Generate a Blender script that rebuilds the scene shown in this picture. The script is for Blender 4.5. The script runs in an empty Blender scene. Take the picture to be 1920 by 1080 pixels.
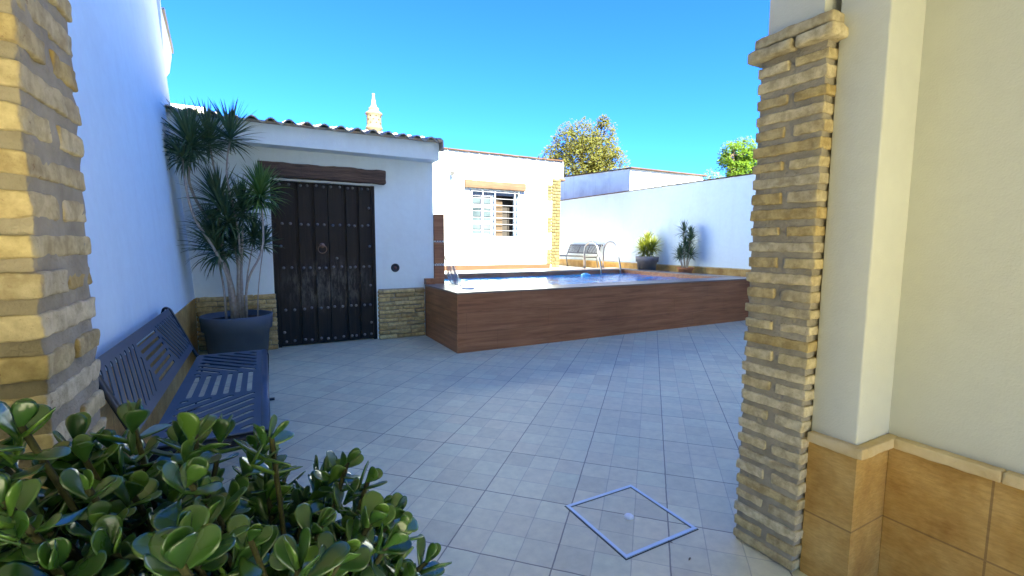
import bpy, math, random
from mathutils import Vector, Matrix, noise
R = random.Random(7)
PI = math.pi
C = bpy.context.scene.collection
# ---------------------------------------------------------------- camera model
F, YAW, PIT, ROL, H = 860.1, math.radians(28.43), math.radians(5.54), math.radians(.334), 1.35
fo = Vector((math.sin(YAW), math.cos(YAW), 0)); rt = Vector((math.cos(YAW), -math.sin(YAW), 0)); up = Vector((0, 0, 1))
f2 = fo*math.cos(PIT) - up*math.sin(PIT); u2 = up*math.cos(PIT) + fo*math.sin(PIT)
r3 = rt*math.cos(ROL) + u2*math.sin(ROL); u3 = -rt*math.sin(ROL) + u2*math.cos(ROL)
CAM = Vector((0, 0, H))
def at(px, py, ax, val):
    "point of the photograph's pixel on the plane axis ax = val"
    d = r3*((px-960)/F) - u3*((py-540)/F) + f2
    return CAM + d*((val-CAM[ax])/d[ax])
cam = bpy.data.cameras.new('camera'); co = bpy.data.objects.new('camera', cam); C.objects.link(co)
co.matrix_world = Matrix(((r3.x, u3.x, -f2.x, 0), (r3.y, u3.y, -f2.y, 0), (r3.z, u3.z, -f2.z, H), (0, 0, 0, 1)))
cam.sensor_width = 36; cam.lens = F/1920*36; cam.clip_start = .02; cam.clip_end = 3000
bpy.context.scene.camera = co
# ---------------------------------------------------------------- object helpers
ORG = {}
def thing(name, label, cat, loc=(0, 0, 0), group=None):
    o = bpy.data.objects.new(name, None); C.objects.link(o); o.location = loc; o.empty_display_size = .1
    o['label'] = label; o['category'] = cat
    if group: o['group'] = group
    ORG[o.name] = Vector(loc); return o
def tag(o, label, cat, group=None):
    o['label'] = label; o['category'] = cat
    if group: o['group'] = group
    return o
def relabel(o, label): o['label'] = label
class MB:
    def __init__(s): s.v = []; s.f = []; s.mi = []
    def quad(s, *p):
        n = len(s.v); s.v += [tuple(q) for q in p]; s.f.append(tuple(range(n, n+len(p)))); return s
    def box(s, x0, x1, y0, y1, z0, z1):
        n = len(s.v)
        s.v += [(x, y, z) for z in (z0, z1) for y in (y0, y1) for x in (x0, x1)]
        for a in ((0, 2, 3, 1), (4, 5, 7, 6), (0, 1, 5, 4), (2, 6, 7, 3), (0, 4, 6, 2), (1, 3, 7, 5)):
            s.f.append(tuple(n+i for i in a))
        return s
    def prism(s, poly, axis, a, b):
        "extrude a 2D polygon along axis from a to b"
        n = len(s.v); m = len(poly)
        for t in (a, b):
            for p in poly:
                q = list(p); q.insert(axis, t); s.v.append(tuple(q))
        s.f.append(tuple(range(n+m-1, n-1, -1))); s.f.append(tuple(range(n+m, n+2*m)))
        for i in range(m):
            j = (i+1) % m; s.f.append((n+i, n+j, n+m+j, n+m+i))
        return s
    def lathe(s, prof, seg=32, c=(0, 0, 0), skip=None):
        n = len(s.v)
        for r, z in prof:
            for k in range(seg):
                a = 2*PI*k/seg; s.v.append((c[0]+r*math.cos(a), c[1]+r*math.sin(a), c[2]+z))
        for i in range(len(prof)-1):
            for k in range(seg):
                if skip and skip(i, k): continue
                k2 = (k+1) % seg
                s.f.append((n+i*seg+k, n+i*seg+k2, n+(i+1)*seg+k2, n+(i+1)*seg+k))
        return s
    def disc(s, r, z, seg=32, c=(0, 0)):
        n = len(s.v); s.v += [(c[0]+r*math.cos(2*PI*k/seg), c[1]+r*math.sin(2*PI*k/seg), z) for k in range(seg)]
        s.f.append(tuple(range(n, n+seg))); return s
    def tube(s, pts, rad, seg=8, cap=True):
        pts = [Vector(p) for p in pts]; n0 = len(s.v); m = len(pts)
        rads = rad if isinstance(rad, (list, tuple)) else [rad]*m
        ref = None
        for i, p in enumerate(pts):
            t = (pts[min(i+1, m-1)] - pts[max(i-1, 0)]).normalized()
            if ref is None: ref = t.orthogonal().normalized()
            ref = (ref - t*ref.dot(t)).normalized(); b = t.cross(ref)
            for k in range(seg):
                a = 2*PI*k/seg; s.v.append(tuple(p + (ref*math.cos(a)+b*math.sin(a))*rads[i]))
        for i in range(m-1):
            for k in range(seg):
                k2 = (k+1) % seg
                s.f.append((n0+i*seg+k, n0+i*seg+k2, n0+(i+1)*seg+k2, n0+(i+1)*seg+k))
        if cap:
            s.f.append(tuple(n0+k for k in reversed(range(seg)))); s.f.append(tuple(n0+(m-1)*seg+k for k in range(seg)))
        return s
    def strip(s, pts, wdir, w, t):
        "flat bar swept along pts; wdir = width direction, thickness t across"
        pts = [Vector(p) for p in pts]; wd = Vector(wdir).normalized(); m = len(pts); n0 = len(s.v)
        for i, p in enumerate(pts):
            tg = (pts[min(i+1, m-1)] - pts[max(i-1, 0)]).normalized(); nn = tg.cross(wd).normalized()
            for a, b in ((-1, -1), (1, -1), (1, 1), (-1, 1)):
                s.v.append(tuple(p + wd*(a*w/2) + nn*(b*t/2)))
        for i in range(m-1):
            for k in range(4):
                k2 = (k+1) % 4; s.f.append((n0+i*4+k, n0+i*4+k2, n0+(i+1)*4+k2, n0+(i+1)*4+k))
        s.f.append((n0+3, n0+2, n0+1, n0)); e = n0+(m-1)*4; s.f.append((e, e+1, e+2, e+3)); return s
    def rbox(s, x0, x1, y0, y1, z0, z1, rnd=.006, amp=.003, step=.03, fr=18, seed=0):
        "rounded box whose faces are uneven: a hand-made brick or an old beam"
        dx, dy, dz = x1-x0, y1-y0, z1-z0
        cs = []
        for a, b in ((x0, x1), (y0, y1), (z0, z1)):
            L = b-a; r = min(rnd, L*.45); n = max(1, round((L-2*r)/step))
            cs.append([a, a+r*.35]+[a+r+(L-2*r)*i/n for i in range(n+1)]+[b-r*.35, b])
        idx = {}
        nx, ny, nz = [len(c) for c in cs]
        off = Vector((seed*3.17, seed*1.3, seed*.7))
        def vid(i, j, k):
            key = (i, j, k)
            if key not in idx:
                p = Vector((cs[0][i], cs[1][j], cs[2][k])); q = p.copy()
                lo = (x0, y0, z0); hi = (x1, y1, z1)
                for a in range(3):
                    r = min(rnd, (hi[a]-lo[a])*.45); q[a] = min(max(q[a], lo[a]+r), hi[a]-r)
                d = p-q
                if d.length > 1e-9:
                    r = max(abs(d[0]), abs(d[1]), abs(d[2])); p = q + d.normalized()*max(r, 1e-6)
                nv = noise.noise_vector(p*fr+off)*amp + noise.noise_vector(p*fr*3.1+off)*amp*.45
                idx[key] = len(s.v); s.v.append(tuple(p+nv))
            return idx[key]
        for i in range(nx-1):
            for j in range(ny-1):
                s.f.append((vid(i, j, 0), vid(i, j+1, 0), vid(i+1, j+1, 0), vid(i+1, j, 0)))
                s.f.append((vid(i, j, nz-1), vid(i+1, j, nz-1), vid(i+1, j+1, nz-1), vid(i, j+1, nz-1)))
        for i in range(nx-1):
            for k in range(nz-1):
                s.f.append((vid(i, 0, k), vid(i+1, 0, k), vid(i+1, 0, k+1), vid(i, 0, k+1)))
                s.f.append((vid(i, ny-1, k), vid(i, ny-1, k+1), vid(i+1, ny-1, k+1), vid(i+1, ny-1, k)))
        for j in range(ny-1):
            for k in range(nz-1):
                s.f.append((vid(0, j, k), vid(0, j, k+1), vid(0, j+1, k+1), vid(0, j+1, k)))
                s.f.append((vid(nx-1, j, k), vid(nx-1, j+1, k), vid(nx-1, j+1, k+1), vid(nx-1, j, k+1)))
        return s
    def build(s, name, mat, parent=None, smooth=False, org=None, mats=None):
        o0 = ORG.get(parent.name, Vector()) if parent else Vector(org or (0, 0, 0))
        me = bpy.data.meshes.new(name)
        me.from_pydata([(v[0]-o0.x, v[1]-o0.y, v[2]-o0.z) for v in s.v], [], s.f)
        for m in (mats or [mat]): me.materials.append(m)
        if s.mi and len(s.mi) == len(s.f): me.polygons.foreach_set('material_index', s.mi)
        if smooth: me.polygons.foreach_set('use_smooth', [True]*len(me.polygons))
        me.update()
        o = bpy.data.objects.new(name, me); C.objects.link(o)
        if parent: o.parent = parent
        else: o.location = o0
        ORG[o.name] = o0.copy(); return o
def structure(o): o['kind'] = 'structure'; return o
# ---------------------------------------------------------------- materials
def new(name):
    m = bpy.data.materials.new(name); m.use_nodes = True; nt = m.node_tree
    b = nt.nodes['Principled BSDF']; return m, nt, b
def N(nt, t, **k):
    n = nt.nodes.new(t)
    for a, v in k.items():
        if a in n.inputs.keys(): n.inputs[a].default_value = v
        else: setattr(n, a, v)
    return n
def L(nt, a, b): nt.links.new(a, b)
def ramp(nt, src, stops):
    r = nt.nodes.new('ShaderNodeValToRGB'); e = r.color_ramp.elements
    while len(e) < len(stops): e.new(.5)
    for x, (p, c) in zip(e, stops): x.position = p; x.color = (*c, 1)
    L(nt, src, r.inputs[0]); return r.outputs[0]
def coord(nt, scale=(1, 1, 1), rot=(0, 0, 0), loc=(0, 0, 0), kind='Object'):
    t = nt.nodes.new('ShaderNodeTexCoord'); m = nt.nodes.new('ShaderNodeMapping')
    m.inputs['Scale'].default_value = scale; m.inputs['Rotation'].default_value = rot; m.inputs['Location'].default_value = loc
    L(nt, t.outputs[kind], m.inputs[0]); return m.outputs[0]
def nz(nt, vec, scale, detail=4, rough=.55, dist=0):
    n = N(nt, 'ShaderNodeTexNoise', Scale=scale, Detail=detail, Roughness=rough, Distortion=dist); L(nt, vec, n.inputs['Vector']); return n.outputs[0]
def mixc(nt, fac, a, b, mode='MIX'):
    m = nt.nodes.new('ShaderNodeMix'); m.data_type = 'RGBA'; m.blend_type = mode
    for i, x in ((0, fac), (6, a), (7, b)):
        if isinstance(x, (int, float)): m.inputs[i].default_value = x
        elif isinstance(x, tuple): m.inputs[i].default_value = (*x, 1)
        else: L(nt, x, m.inputs[i])
    return m.outputs[2]
def math_(nt, op, a, b=0.0, c=0.0):
    m = nt.nodes.new('ShaderNodeMath'); m.operation = op
    for i, x in enumerate((a, b, c)):
        if isinstance(x, (int, float)): m.inputs[i].default_value = x
        else: L(nt, x, m.inputs[i])
    return m.outputs[0]
def bump(nt, b, h, strength=.3, dist=.01, prev=None):
    n = N(nt, 'ShaderNodeBump', Strength=strength, Distance=dist); L(nt, h, n.inputs['Height'])
    if prev is not None: L(nt, prev, n.inputs['Normal'])
    if b is not None: L(nt, n.outputs[0], b.inputs['Normal'])
    return n.outputs[0]
def mottled(name, c1, c2, scale=8, rough=.8, bs=.25, bd=.004, fine=60, spec=.3, c3=None, metal=0):
    m, nt, b = new(name); v = coord(nt)
    n1 = nz(nt, v, scale, 5)
    st = [(.3, c1), (.7, c2)] if c3 is None else [(.3, c1), (.52, c2), (.72, c3)]
    L(nt, ramp(nt, n1, st), b.inputs['Base Color'])
    n2 = nz(nt, v, fine, 3); bump(nt, b, n2, bs, bd)
    b.inputs['Roughness'].default_value = rough; b.inputs['Specular IOR Level'].default_value = spec; b.inputs['Metallic'].default_value = metal
    return m
def plaster(name, col, dirt=(.55, .52, .46), amt=.35, bs=.35):
    m, nt, b = new(name); v = coord(nt)
    n1 = nz(nt, v, .9, 6, .6); d = ramp(nt, n1, [(.45, (0, 0, 0)), (.8, (1, 1, 1))])
    v2 = coord(nt, scale=(3, 3, .25)); n2 = nz(nt, v2, 2.2, 5, .6); d2 = ramp(nt, n2, [(.5, (0, 0, 0)), (.8, (1, 1, 1))])
    dd = mixc(nt, .5, d, d2, 'ADD'); k = math_(nt, 'MULTIPLY', dd, amt)
    n4 = nz(nt, v, 14, 3); base = mixc(nt, n4, tuple(c*.94 for c in col), tuple(min(1, c*1.04) for c in col))
    L(nt, mixc(nt, k, base, dirt), b.inputs['Base Color'])
    n3 = nz(nt, v, 150, 4, .6); n5 = nz(nt, v, 7, 3)
    h = math_(nt, 'ADD', math_(nt, 'MULTIPLY', n3, .5), n5)
    bump(nt, b, h, bs*1.5, .006); b.inputs['Roughness'].default_value = .9; b.inputs['Specular IOR Level'].default_value = .15
    return m
def brick_mat(name, a, bcol, c, rough=.9):
    m, nt, b = new(name); v = coord(nt)
    g = nt.nodes.new('ShaderNodeNewGeometry')
    rc = ramp(nt, g.outputs['Random Per Island'], [(0, a), (.35, bcol), (.7, c), (1, tuple(x*.8 for x in bcol))])
    n1 = nz(nt, v, 22, 5, .65); d = ramp(nt, n1, [(.38, (.62, .56, .48)), (.62, (1.1, 1.08, 1.04))])
    col = mixc(nt, .8, rc, d, 'MULTIPLY')
    n2 = nz(nt, v, 70, 3, .7); sp = ramp(nt, n2, [(.66, (0, 0, 0)), (.72, (1, 1, 1))])
    col = mixc(nt, math_(nt, 'MULTIPLY', sp, .6), col, (.22, .11, .06))
    L(nt, col, b.inputs['Base Color'])
    h = math_(nt, 'ADD', nz(nt, v, 160, 4, .7), math_(nt, 'MULTIPLY', n1, 1.5)); bump(nt, b, h, .7, .004)
    b.inputs['Roughness'].default_value = rough; b.inputs['Specular IOR Level'].default_value = .15
    return m
def woodtile(name, c1, c2, c3, axis=0, rough=.45):
    "wood-look porcelain: long grain along axis, thin joints between courses"
    m, nt, b = new(name)
    s = [14, 14, 14]; s[axis] = .8
    v = coord(nt, scale=tuple(s)); n1 = nz(nt, v, 1.6, 8, .68, .6)
    col = ramp(nt, n1, [(.28, c1), (.5, c2), (.72, c3)])
    v3 = coord(nt); n3 = nz(nt, v3, 1.3, 3); col = mixc(nt, .55, col, ramp(nt, n3, [(.3, (.72, .7, .68)), (.7, (1.15, 1.1, 1.05))]), 'MULTIPLY')
    sep = nt.nodes.new('ShaderNodeSeparateXYZ'); L(nt, v3, sep.inputs[0])
    jz = math_(nt, 'PINGPONG', math_(nt, 'ADD', sep.outputs[2], .002), .125)
    j = math_(nt, 'LESS_THAN', jz, .0016)
    cell = math_(nt, 'FLOOR', math_(nt, 'DIVIDE', sep.outputs[2], .25))
    xx = math_(nt, 'ADD', sep.outputs[axis], math_(nt, 'MULTIPLY', cell, .43)); jx = math_(nt, 'LESS_THAN', math_(nt, 'PINGPONG', xx, .6), .0014)
    jj = math_(nt, 'MAXIMUM', j, jx)
    col = mixc(nt, math_(nt, 'MULTIPLY', jj, .55), col, (.03, .018, .012)); L(nt, col, b.inputs['Base Color'])
    h = math_(nt, 'SUBTRACT', n1, math_(nt, 'MULTIPLY', jj, 1.2)); bump(nt, b, h, .25, .003)
    b.inputs['Roughness'].default_value = rough; b.inputs['Specular IOR Level'].default_value = .4
    return m
def plain(name, col, rough=.5, metal=0, spec=.5, bs=0, fine=80, var=.12):
    m, nt, b = new(name); v = coord(nt); n = nz(nt, v, 9, 4)
    L(nt, mixc(nt, n, tuple(c*(1-var) for c in col), tuple(min(1, c*(1+var)) for c in col)), b.inputs['Base Color'])
    b.inputs['Roughness'].default_value = rough; b.inputs['Metallic'].default_value = metal; b.inputs['Specular IOR Level'].default_value = spec
    if bs: bump(nt, b, nz(nt, v, fine, 3), bs, .003)
    return m
def leafmat(name, c1, c2, c3, rough=.4, trans=(.3, .5, .05), tw=.25, spec=.5, vein=False, coat=0):
    m, nt, b = new(name); g = nt.nodes.new('ShaderNodeNewGeometry'); v = coord(nt)
    rc = ramp(nt, g.outputs['Random Per Island'], [(0, c1), (.5, c2), (1, c3)])
    n = nz(nt, v, 40, 3); rc = mixc(nt, .5, rc, ramp(nt, n, [(.3, (.7, .75, .7)), (.7, (1.2, 1.15, 1.1))]), 'MULTIPLY')
    L(nt, rc, b.inputs['Base Color']); b.inputs['Roughness'].default_value = rough; b.inputs['Specular IOR Level'].default_value = spec
    L(nt, math_(nt, 'ADD', math_(nt, 'MULTIPLY', nz(nt, v, 14, 4), .36), rough-.16), b.inputs['Roughness']); b.inputs['Coat Weight'].default_value = coat; b.inputs['Coat Roughness'].default_value = .12
    bump(nt, b, nz(nt, v, 90, 2), .12, .002)
    t = N(nt, 'ShaderNodeBsdfTranslucent', Color=(*trans, 1)); x = nt.nodes.new('ShaderNodeMixShader'); x.inputs[0].default_value = tw
    L(nt, b.outputs[0], x.inputs[1]); L(nt, t.outputs[0], x.inputs[2]); L(nt, x.outputs[0], nt.nodes['Material Output'].inputs[0])
    return m
M = {}
M['plaster'] = plaster('white_plaster', (.79, .87, .85), amt=.24)
M['plaster_old'] = plaster('grey_weathered_plaster', (.72, .78, .70), (.3, .31, .28), .6)
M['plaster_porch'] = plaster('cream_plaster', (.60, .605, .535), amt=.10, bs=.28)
M['brick'] = brick_mat('yellow_brick', (.56, .46, .24), (.66, .58, .39), (.50, .38, .16))
M['brick_dado'] = brick_mat('tan_brick', (.60, .45, .20), (.68, .54, .27), (.44, .31, .13))
M['brick_quoin'] = brick_mat('pale_quoin_brick', (.125, .108, .050), (.145, .125, .062), (.10, .088, .04))
M['mortar'] = mottled('grey_mortar', (.27, .235, .17), (.40, .35, .26), 12, .95, .9, .006, 90, .1)
M['mortar_light'] = mottled('pale_mortar', (.45, .42, .36), (.6, .57, .5), 12, .95, .5, .005, 90, .1)
M['stone'] = mottled('ochre_stone_tile', (.44, .26, .085), (.55, .36, .14), 7, .75, .5, .004, 120, .25, (.62, .44, .20))
M['ledge'] = mottled('ochre_ledge', (.55, .40, .19), (.70, .57, .34), 9, .85, .6, .005, 80, .2)
M['woodface'] = woodtile('brown_wood_tile', (.21, .080, .032), (.37, .150, .062), (.50, .23, .105))
M['woodend'] = woodtile('brown_wood_tile_end', (.21, .080, .032), (.37, .150, .062), (.50, .23, .105), axis=1)
M['coping'] = woodtile('brown_wood_coping', (.16, .115, .09), (.24, .18, .145), (.33, .26, .21), rough=.33)
M['skirt'] = woodtile('brown_skirting', (.04, .018, .008), (.07, .030, .013), (.11, .05, .024))
M['steel'] = plain('stainless_steel', (.33, .33, .34), .30, 1)
M['alu'] = plain('blue_grey_frame', (.16, .20, .26), .5, .2)
M['whitepaint'] = plain('white_frame_paint', (.78, .79, .80), .4)
M['benchpaint'] = mottled('slate_blue_metal_paint', (.044, .066, .098), (.060, .086, .125), 6, .38, .15, .001, 300, .5)
M['blackmetal'] = plain('black_metal', (.018, .019, .022), .45, .3)
M['benchgrey'] = plain('grey_metal_paint', (.045, .045, .044), .5, .2)
M['iron'] = plain('worn_iron', (.22, .21, .20), .45, .7, bs=.3)
M['rust'] = plain('rusty_iron', (.30, .19, .13), .6, .6, bs=.4)
M['potplastic'] = mottled('slate_plastic', (.080, .098, .125), (.10, .122, .155), 5, .6, .2, .001, 300, .4)
M['pot_pale'] = mottled('pale_taupe_plastic', (.20, .18, .17), (.28, .25, .23), 5, .6, .2, .001, 300, .4)
M['pot_terra'] = mottled('terracotta', (.45, .17, .07), (.56, .25, .12), 12, .85, .4, .003, 120, .2)
M['soil'] = mottled('potting_soil', (.03, .02, .014), (.09, .06, .04), 30, 1, 1, .01, 80, .1)
M['cane'] = mottled('pale_cane_bark', (.30, .26, .21), (.46, .42, .36), 25, .85, .8, .004, 60, .2)
M['jadestem'] = mottled('brown_succulent_stem', (.035, .04, .016), (.075, .075, .03), 30, .8, .8, .004, 90, .2)
M['blade'] = leafmat('dragon_leaf', (.040, .070, .034), (.070, .115, .050), (.105, .165, .072), .45, (.16, .28, .08), .15)
M['blade_light'] = leafmat('pale_dragon_leaf', (.06, .13, .035), (.09, .17, .045), (.14, .23, .06), .42, (.2, .4, .05), .2)
M['blade_yellow'] = leafmat('yellow_dragon_leaf', (.10, .13, .012), (.17, .18, .018), (.04, .07, .01), .42, (.5, .55, .05), .3)
M['jade'] = leafmat('jade_leaf', (.030, .085, .024), (.050, .130, .030), (.110, .22, .036), .26, (.28, .50, .03), .22, .6, coat=.7)
M['crown_gold'] = leafmat('golden_olive_leaf', (.055, .064, .016), (.100, .098, .020), (.065, .082, .024), .7, (.4, .35, .05), .3, .1)
M['crown_green'] = leafmat('yellow_green_leaf', (.045, .095, .010), (.10, .16, .012), (.03, .075, .015), .7, (.3, .5, .04), .3, .1)
M['bark'] = mottled('tree_bark', (.10, .08, .06), (.2, .16, .12), 12, .95, 1, .02, 30, .1)
M['tile_roof'] = mottled('mossy_clay_tile', (.30, .32, .27), (.42, .38, .31), 9, .9, .6, .006, 60, .15, (.50, .35, .25))
M['tile_red'] = mottled('red_clay_tile', (.06, .032, .02), (.10, .06, .04), 7, .9, .5, .005, 60, .15)
M['chimney'] = mottled('cream_ceramic', (.13, .10, .06), (.19, .15, .10), 14, .8, .4, .003, 80, .2)
M['float'] = plain('blue_float_plastic', (.16, .50, .66), .3)
M['mosaicdark'] = plain('dark', (.02, .02, .02), .7)
M['curtain'] = plain('tan_curtain', (.07, .048, .028), .9)
M['room'] = plain('dark_room', (.024, .020, .016), .9)
M['decktop'] = mottled('pale_deck_tile', (.36, .33, .28), (.46, .43, .37), 5, .6, .2, .002, 90, .3)
M['bounce_paving'] = mottled('warm_bounce_paving', (.48, .43, .28), (.54, .50, .35), 5, .8, .3, .004, 60, .2)  # colour chosen to bounce warm light; only used out of view
M['earth'] = mottled('dry_earth', (.22, .18, .12), (.32, .27, .19), .2, 1, .5, .02, 4, .1)
M['vent'] = plain('matt_black_plastic', (.02, .02, .022), .5)
M['red'] = plain('reddish_speaker_cone', (.13, .05, .04), .5)
# old door wood
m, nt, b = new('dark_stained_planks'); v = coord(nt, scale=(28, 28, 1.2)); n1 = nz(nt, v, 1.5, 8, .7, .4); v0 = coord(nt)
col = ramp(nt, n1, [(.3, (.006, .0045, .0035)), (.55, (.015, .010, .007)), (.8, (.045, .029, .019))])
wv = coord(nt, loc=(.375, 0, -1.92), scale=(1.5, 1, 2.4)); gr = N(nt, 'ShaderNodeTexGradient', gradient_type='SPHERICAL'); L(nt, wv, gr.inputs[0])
sheen = math_(nt, 'MULTIPLY', ramp(nt, gr.outputs[1], [(0, (0, 0, 0)), (.55, (1, 1, 1))]), ramp(nt, nz(nt, coord(nt, scale=(7, 7, 1.8)), 2.2, 8, .8), [(.46, (0, 0, 0)), (.60, (1, 1, 1))]))  # pale reflected glow painted into the door colour at mid-height
col = mixc(nt, math_(nt, 'MULTIPLY', sheen, .55), col, (.19, .165, .13)); L(nt, col, b.inputs['Base Color'])
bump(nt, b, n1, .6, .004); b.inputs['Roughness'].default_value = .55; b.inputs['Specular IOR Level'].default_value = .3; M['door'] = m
m, nt, b = new('rough_brown_timber'); v = coord(nt, scale=(1.2, 18, 18)); n1 = nz(nt, v, 1.8, 8, .7, .8)
L(nt, ramp(nt, n1, [(.3, (.035, .02, .012)), (.52, (.10, .058, .035)), (.75, (.19, .12, .075))]), b.inputs['Base Color']); bump(nt, b, n1, 1, .012); b.inputs['Roughness'].default_value = .8; M['timber'] = m
m, nt, b = new('pale_timber'); v = coord(nt, scale=(1.2, 18, 18)); n1 = nz(nt, v, 1.8, 8, .7, .8)
L(nt, ramp(nt, n1, [(.3, (.045, .024, .010)), (.52, (.085, .048, .022)), (.75, (.13, .08, .04))]), b.inputs['Base Color']); bump(nt, b, n1, 1, .008); b.inputs['Roughness'].default_value = .8; M['timber_pale'] = m
# courtyard floor: square tiles laid at 45 degrees, each with 3 x 3 shallow scored cells
def floor_mat(name, tint=(1, 1, 1)):
    m, nt, b = new(name); t = nt.nodes.new('ShaderNodeTexCoord'); sep = nt.nodes.new('ShaderNodeSeparateXYZ'); L(nt, t.outputs['Object'], sep.inputs[0])
    th = math.radians(45.3); c, s = math.cos(th), math.sin(th)
    u = math_(nt, 'SUBTRACT', math_(nt, 'MULTIPLY', sep.outputs[0], c), math_(nt, 'MULTIPLY', sep.outputs[1], s))
    w = math_(nt, 'ADD', math_(nt, 'MULTIPLY', sep.outputs[0], s), math_(nt, 'MULTIPLY', sep.outputs[1], c))
    u = math_(nt, 'DIVIDE', math_(nt, 'ADD', u, .83+4.75), .475); w = math_(nt, 'DIVIDE', math_(nt, 'ADD', w, -1.765+4.89), .489)
    nv = coord(nt); wob = math_(nt, 'MULTIPLY', math_(nt, 'SUBTRACT', nz(nt, nv, 12, 3), .5), .012)
    u = math_(nt, 'ADD', u, wob); w = math_(nt, 'ADD', w, wob)
    def joint(x, per, wd):
        return math_(nt, 'LESS_THAN', math_(nt, 'PINGPONG', x, per/2), wd)
    J = math_(nt, 'MAXIMUM', joint(u, 1, .007), joint(w, 1, .007))
    fine = math_(nt, 'MAXIMUM', joint(u, 1/3, .0045), joint(w, 1/3, .0045))
    cu = math_(nt, 'FLOOR', math_(nt, 'MULTIPLY', u, 3)); cw = math_(nt, 'FLOOR', math_(nt, 'MULTIPLY', w, 3))
    cb = nt.nodes.new('ShaderNodeCombineXYZ'); L(nt, cu, cb.inputs[0]); L(nt, cw, cb.inputs[1])
    wn = nt.nodes.new('ShaderNodeTexWhiteNoise'); wn.noise_dimensions = '2D'; L(nt, cb.outputs[0], wn.inputs['Vector'])
    k = lambda q: tuple(a*b_ for a, b_ in zip(q, tint))
    cell = ramp(nt, wn.outputs[0], [(0, k((.61, .55, .37))), (.3, k((.66, .615, .41))), (.6, k((.69, .61, .405))), (.85, k((.72, .665, .44))), (1, k((.65, .625, .42)))])
    n1 = nz(nt, nv, 16, 6, .65); col = mixc(nt, .6, cell, ramp(nt, n1, [(.3, (.80, .79, .78)), (.7, (1.12, 1.11, 1.1))]), 'MULTIPLY')
    n0 = nz(nt, nv, .55, 4); col = mixc(nt, .6, col, ramp(nt, n0, [(.35, (.84, .84, .86)), (.7, (1.1, 1.09, 1.07))]), 'MULTIPLY')
    col = mixc(nt, math_(nt, 'MULTIPLY', fine, .42), col, (.22, .19, .17)); col = mixc(nt, math_(nt, 'MULTIPLY', J, .68), col, (.12, .10, .09))
    L(nt, col, b.inputs['Base Color'])
    h = math_(nt, 'SUBTRACT', math_(nt, 'MULTIPLY', n1, .5), math_(nt, 'ADD', math_(nt, 'MULTIPLY', fine, .4), J)); bump(nt, b, h, .4, .004)
    L(nt, math_(nt, 'ADD', math_(nt, 'MULTIPLY', n1, .2), .38), b.inputs['Roughness']); b.inputs['Specular IOR Level'].default_value = .45
    return m
M['floor'] = floor_mat('courtyard_tiles')
# stone dado with wide joints
def dado(name, zj, axis, per, off):
    m, nt, b = new(name); v = coord(nt); sep = nt.nodes.new('ShaderNodeSeparateXYZ'); L(nt, v, sep.inputs[0])
    n1 = nz(nt, v, 6, 6, .6); n2 = nz(nt, coord(nt, scale=(6, 6, 26)), 5, 4, .6)
    col = ramp(nt, n1, [(.3, (.38, .20, .05)), (.5, (.50, .30, .085)), (.72, (.62, .41, .15))])
    col = mixc(nt, .5, col, ramp(nt, n2, [(.35, (.72, .68, .6)), (.65, (1.1, 1.08, 1.05))]), 'MULTIPLY')
    j1 = math_(nt, 'LESS_THAN', math_(nt, 'ABSOLUTE', math_(nt, 'SUBTRACT', sep.outputs[2], zj)), .0035)
    j2 = math_(nt, 'LESS_THAN', math_(nt, 'PINGPONG', math_(nt, 'ADD', sep.outputs[axis], off), per/2), .0035)
    j = math_(nt, 'MAXIMUM', j1, j2); col = mixc(nt, math_(nt, 'MULTIPLY', j, .6), col, (.16, .09, .04)); L(nt, col, b.inputs['Base Color'])
    bump(nt, b, math_(nt, 'SUBTRACT', math_(nt, 'ADD', nz(nt, v, 130, 4, .7), n2), j), .5, .004)
    b.inputs['Roughness'].default_value = .62; b.inputs['Specular IOR Level'].default_value = .3; return m
# water
m, nt, b = new('pool_water_surface'); nt.nodes.remove(b); v = coord(nt, scale=(1, 1.6, 1))
h = math_(nt, 'ADD', nz(nt, v, 3.2, 3, .5, .6), math_(nt, 'MULTIPLY', nz(nt, v, 11, 2), .25))
bn = bump(nt, None, h, .5, .02)
fr = N(nt, 'ShaderNodeFresnel', IOR=1.36); L(nt, bn, fr.inputs['Normal'])
gl = N(nt, 'ShaderNodeBsdfGlossy', Roughness=.02); L(nt, bn, gl.inputs['Normal'])
tp = N(nt, 'ShaderNodeBsdfTransparent', Color=(.86, .97, 1, 1)); df = N(nt, 'ShaderNodeBsdfDiffuse', Color=(.03, .42, .95, 1)); tr = nt.nodes.new('ShaderNodeMixShader'); tr.inputs[0].default_value = .7; L(nt, tp.outputs[0], tr.inputs[1]); L(nt, df.outputs[0], tr.inputs[2]); mx = nt.nodes.new('ShaderNodeMixShader')
L(nt, fr.outputs[0], mx.inputs[0]); L(nt, tr.outputs[0], mx.inputs[1]); L(nt, gl.outputs[0], mx.inputs[2]); L(nt, mx.outputs[0], nt.nodes['Material Output'].inputs[0]); M['water'] = m
m, nt, b = new('blue_pool_mosaic'); v = coord(nt, scale=(1, 1, 1)); br = N(nt, 'ShaderNodeTexBrick', Scale=12); br.offset = 0
br.inputs['Color1'].default_value = (.05, .48, .92, 1); br.inputs['Color2'].default_value = (.08, .55, .95, 1); br.inputs['Mortar'].default_value = (.35, .62, .8, 1); br.inputs['Mortar Size'].default_value = .012
L(nt, v, br.inputs[0]); L(nt, br.outputs[0], b.inputs['Base Color']); b.inputs['Roughness'].default_value = .3; M['basin'] = m
m, nt, b = new('falling_water'); v = coord(nt, scale=(2, 17, 2.2)); n = nz(nt, v, 1.6, 3, .6, .4)
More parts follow.
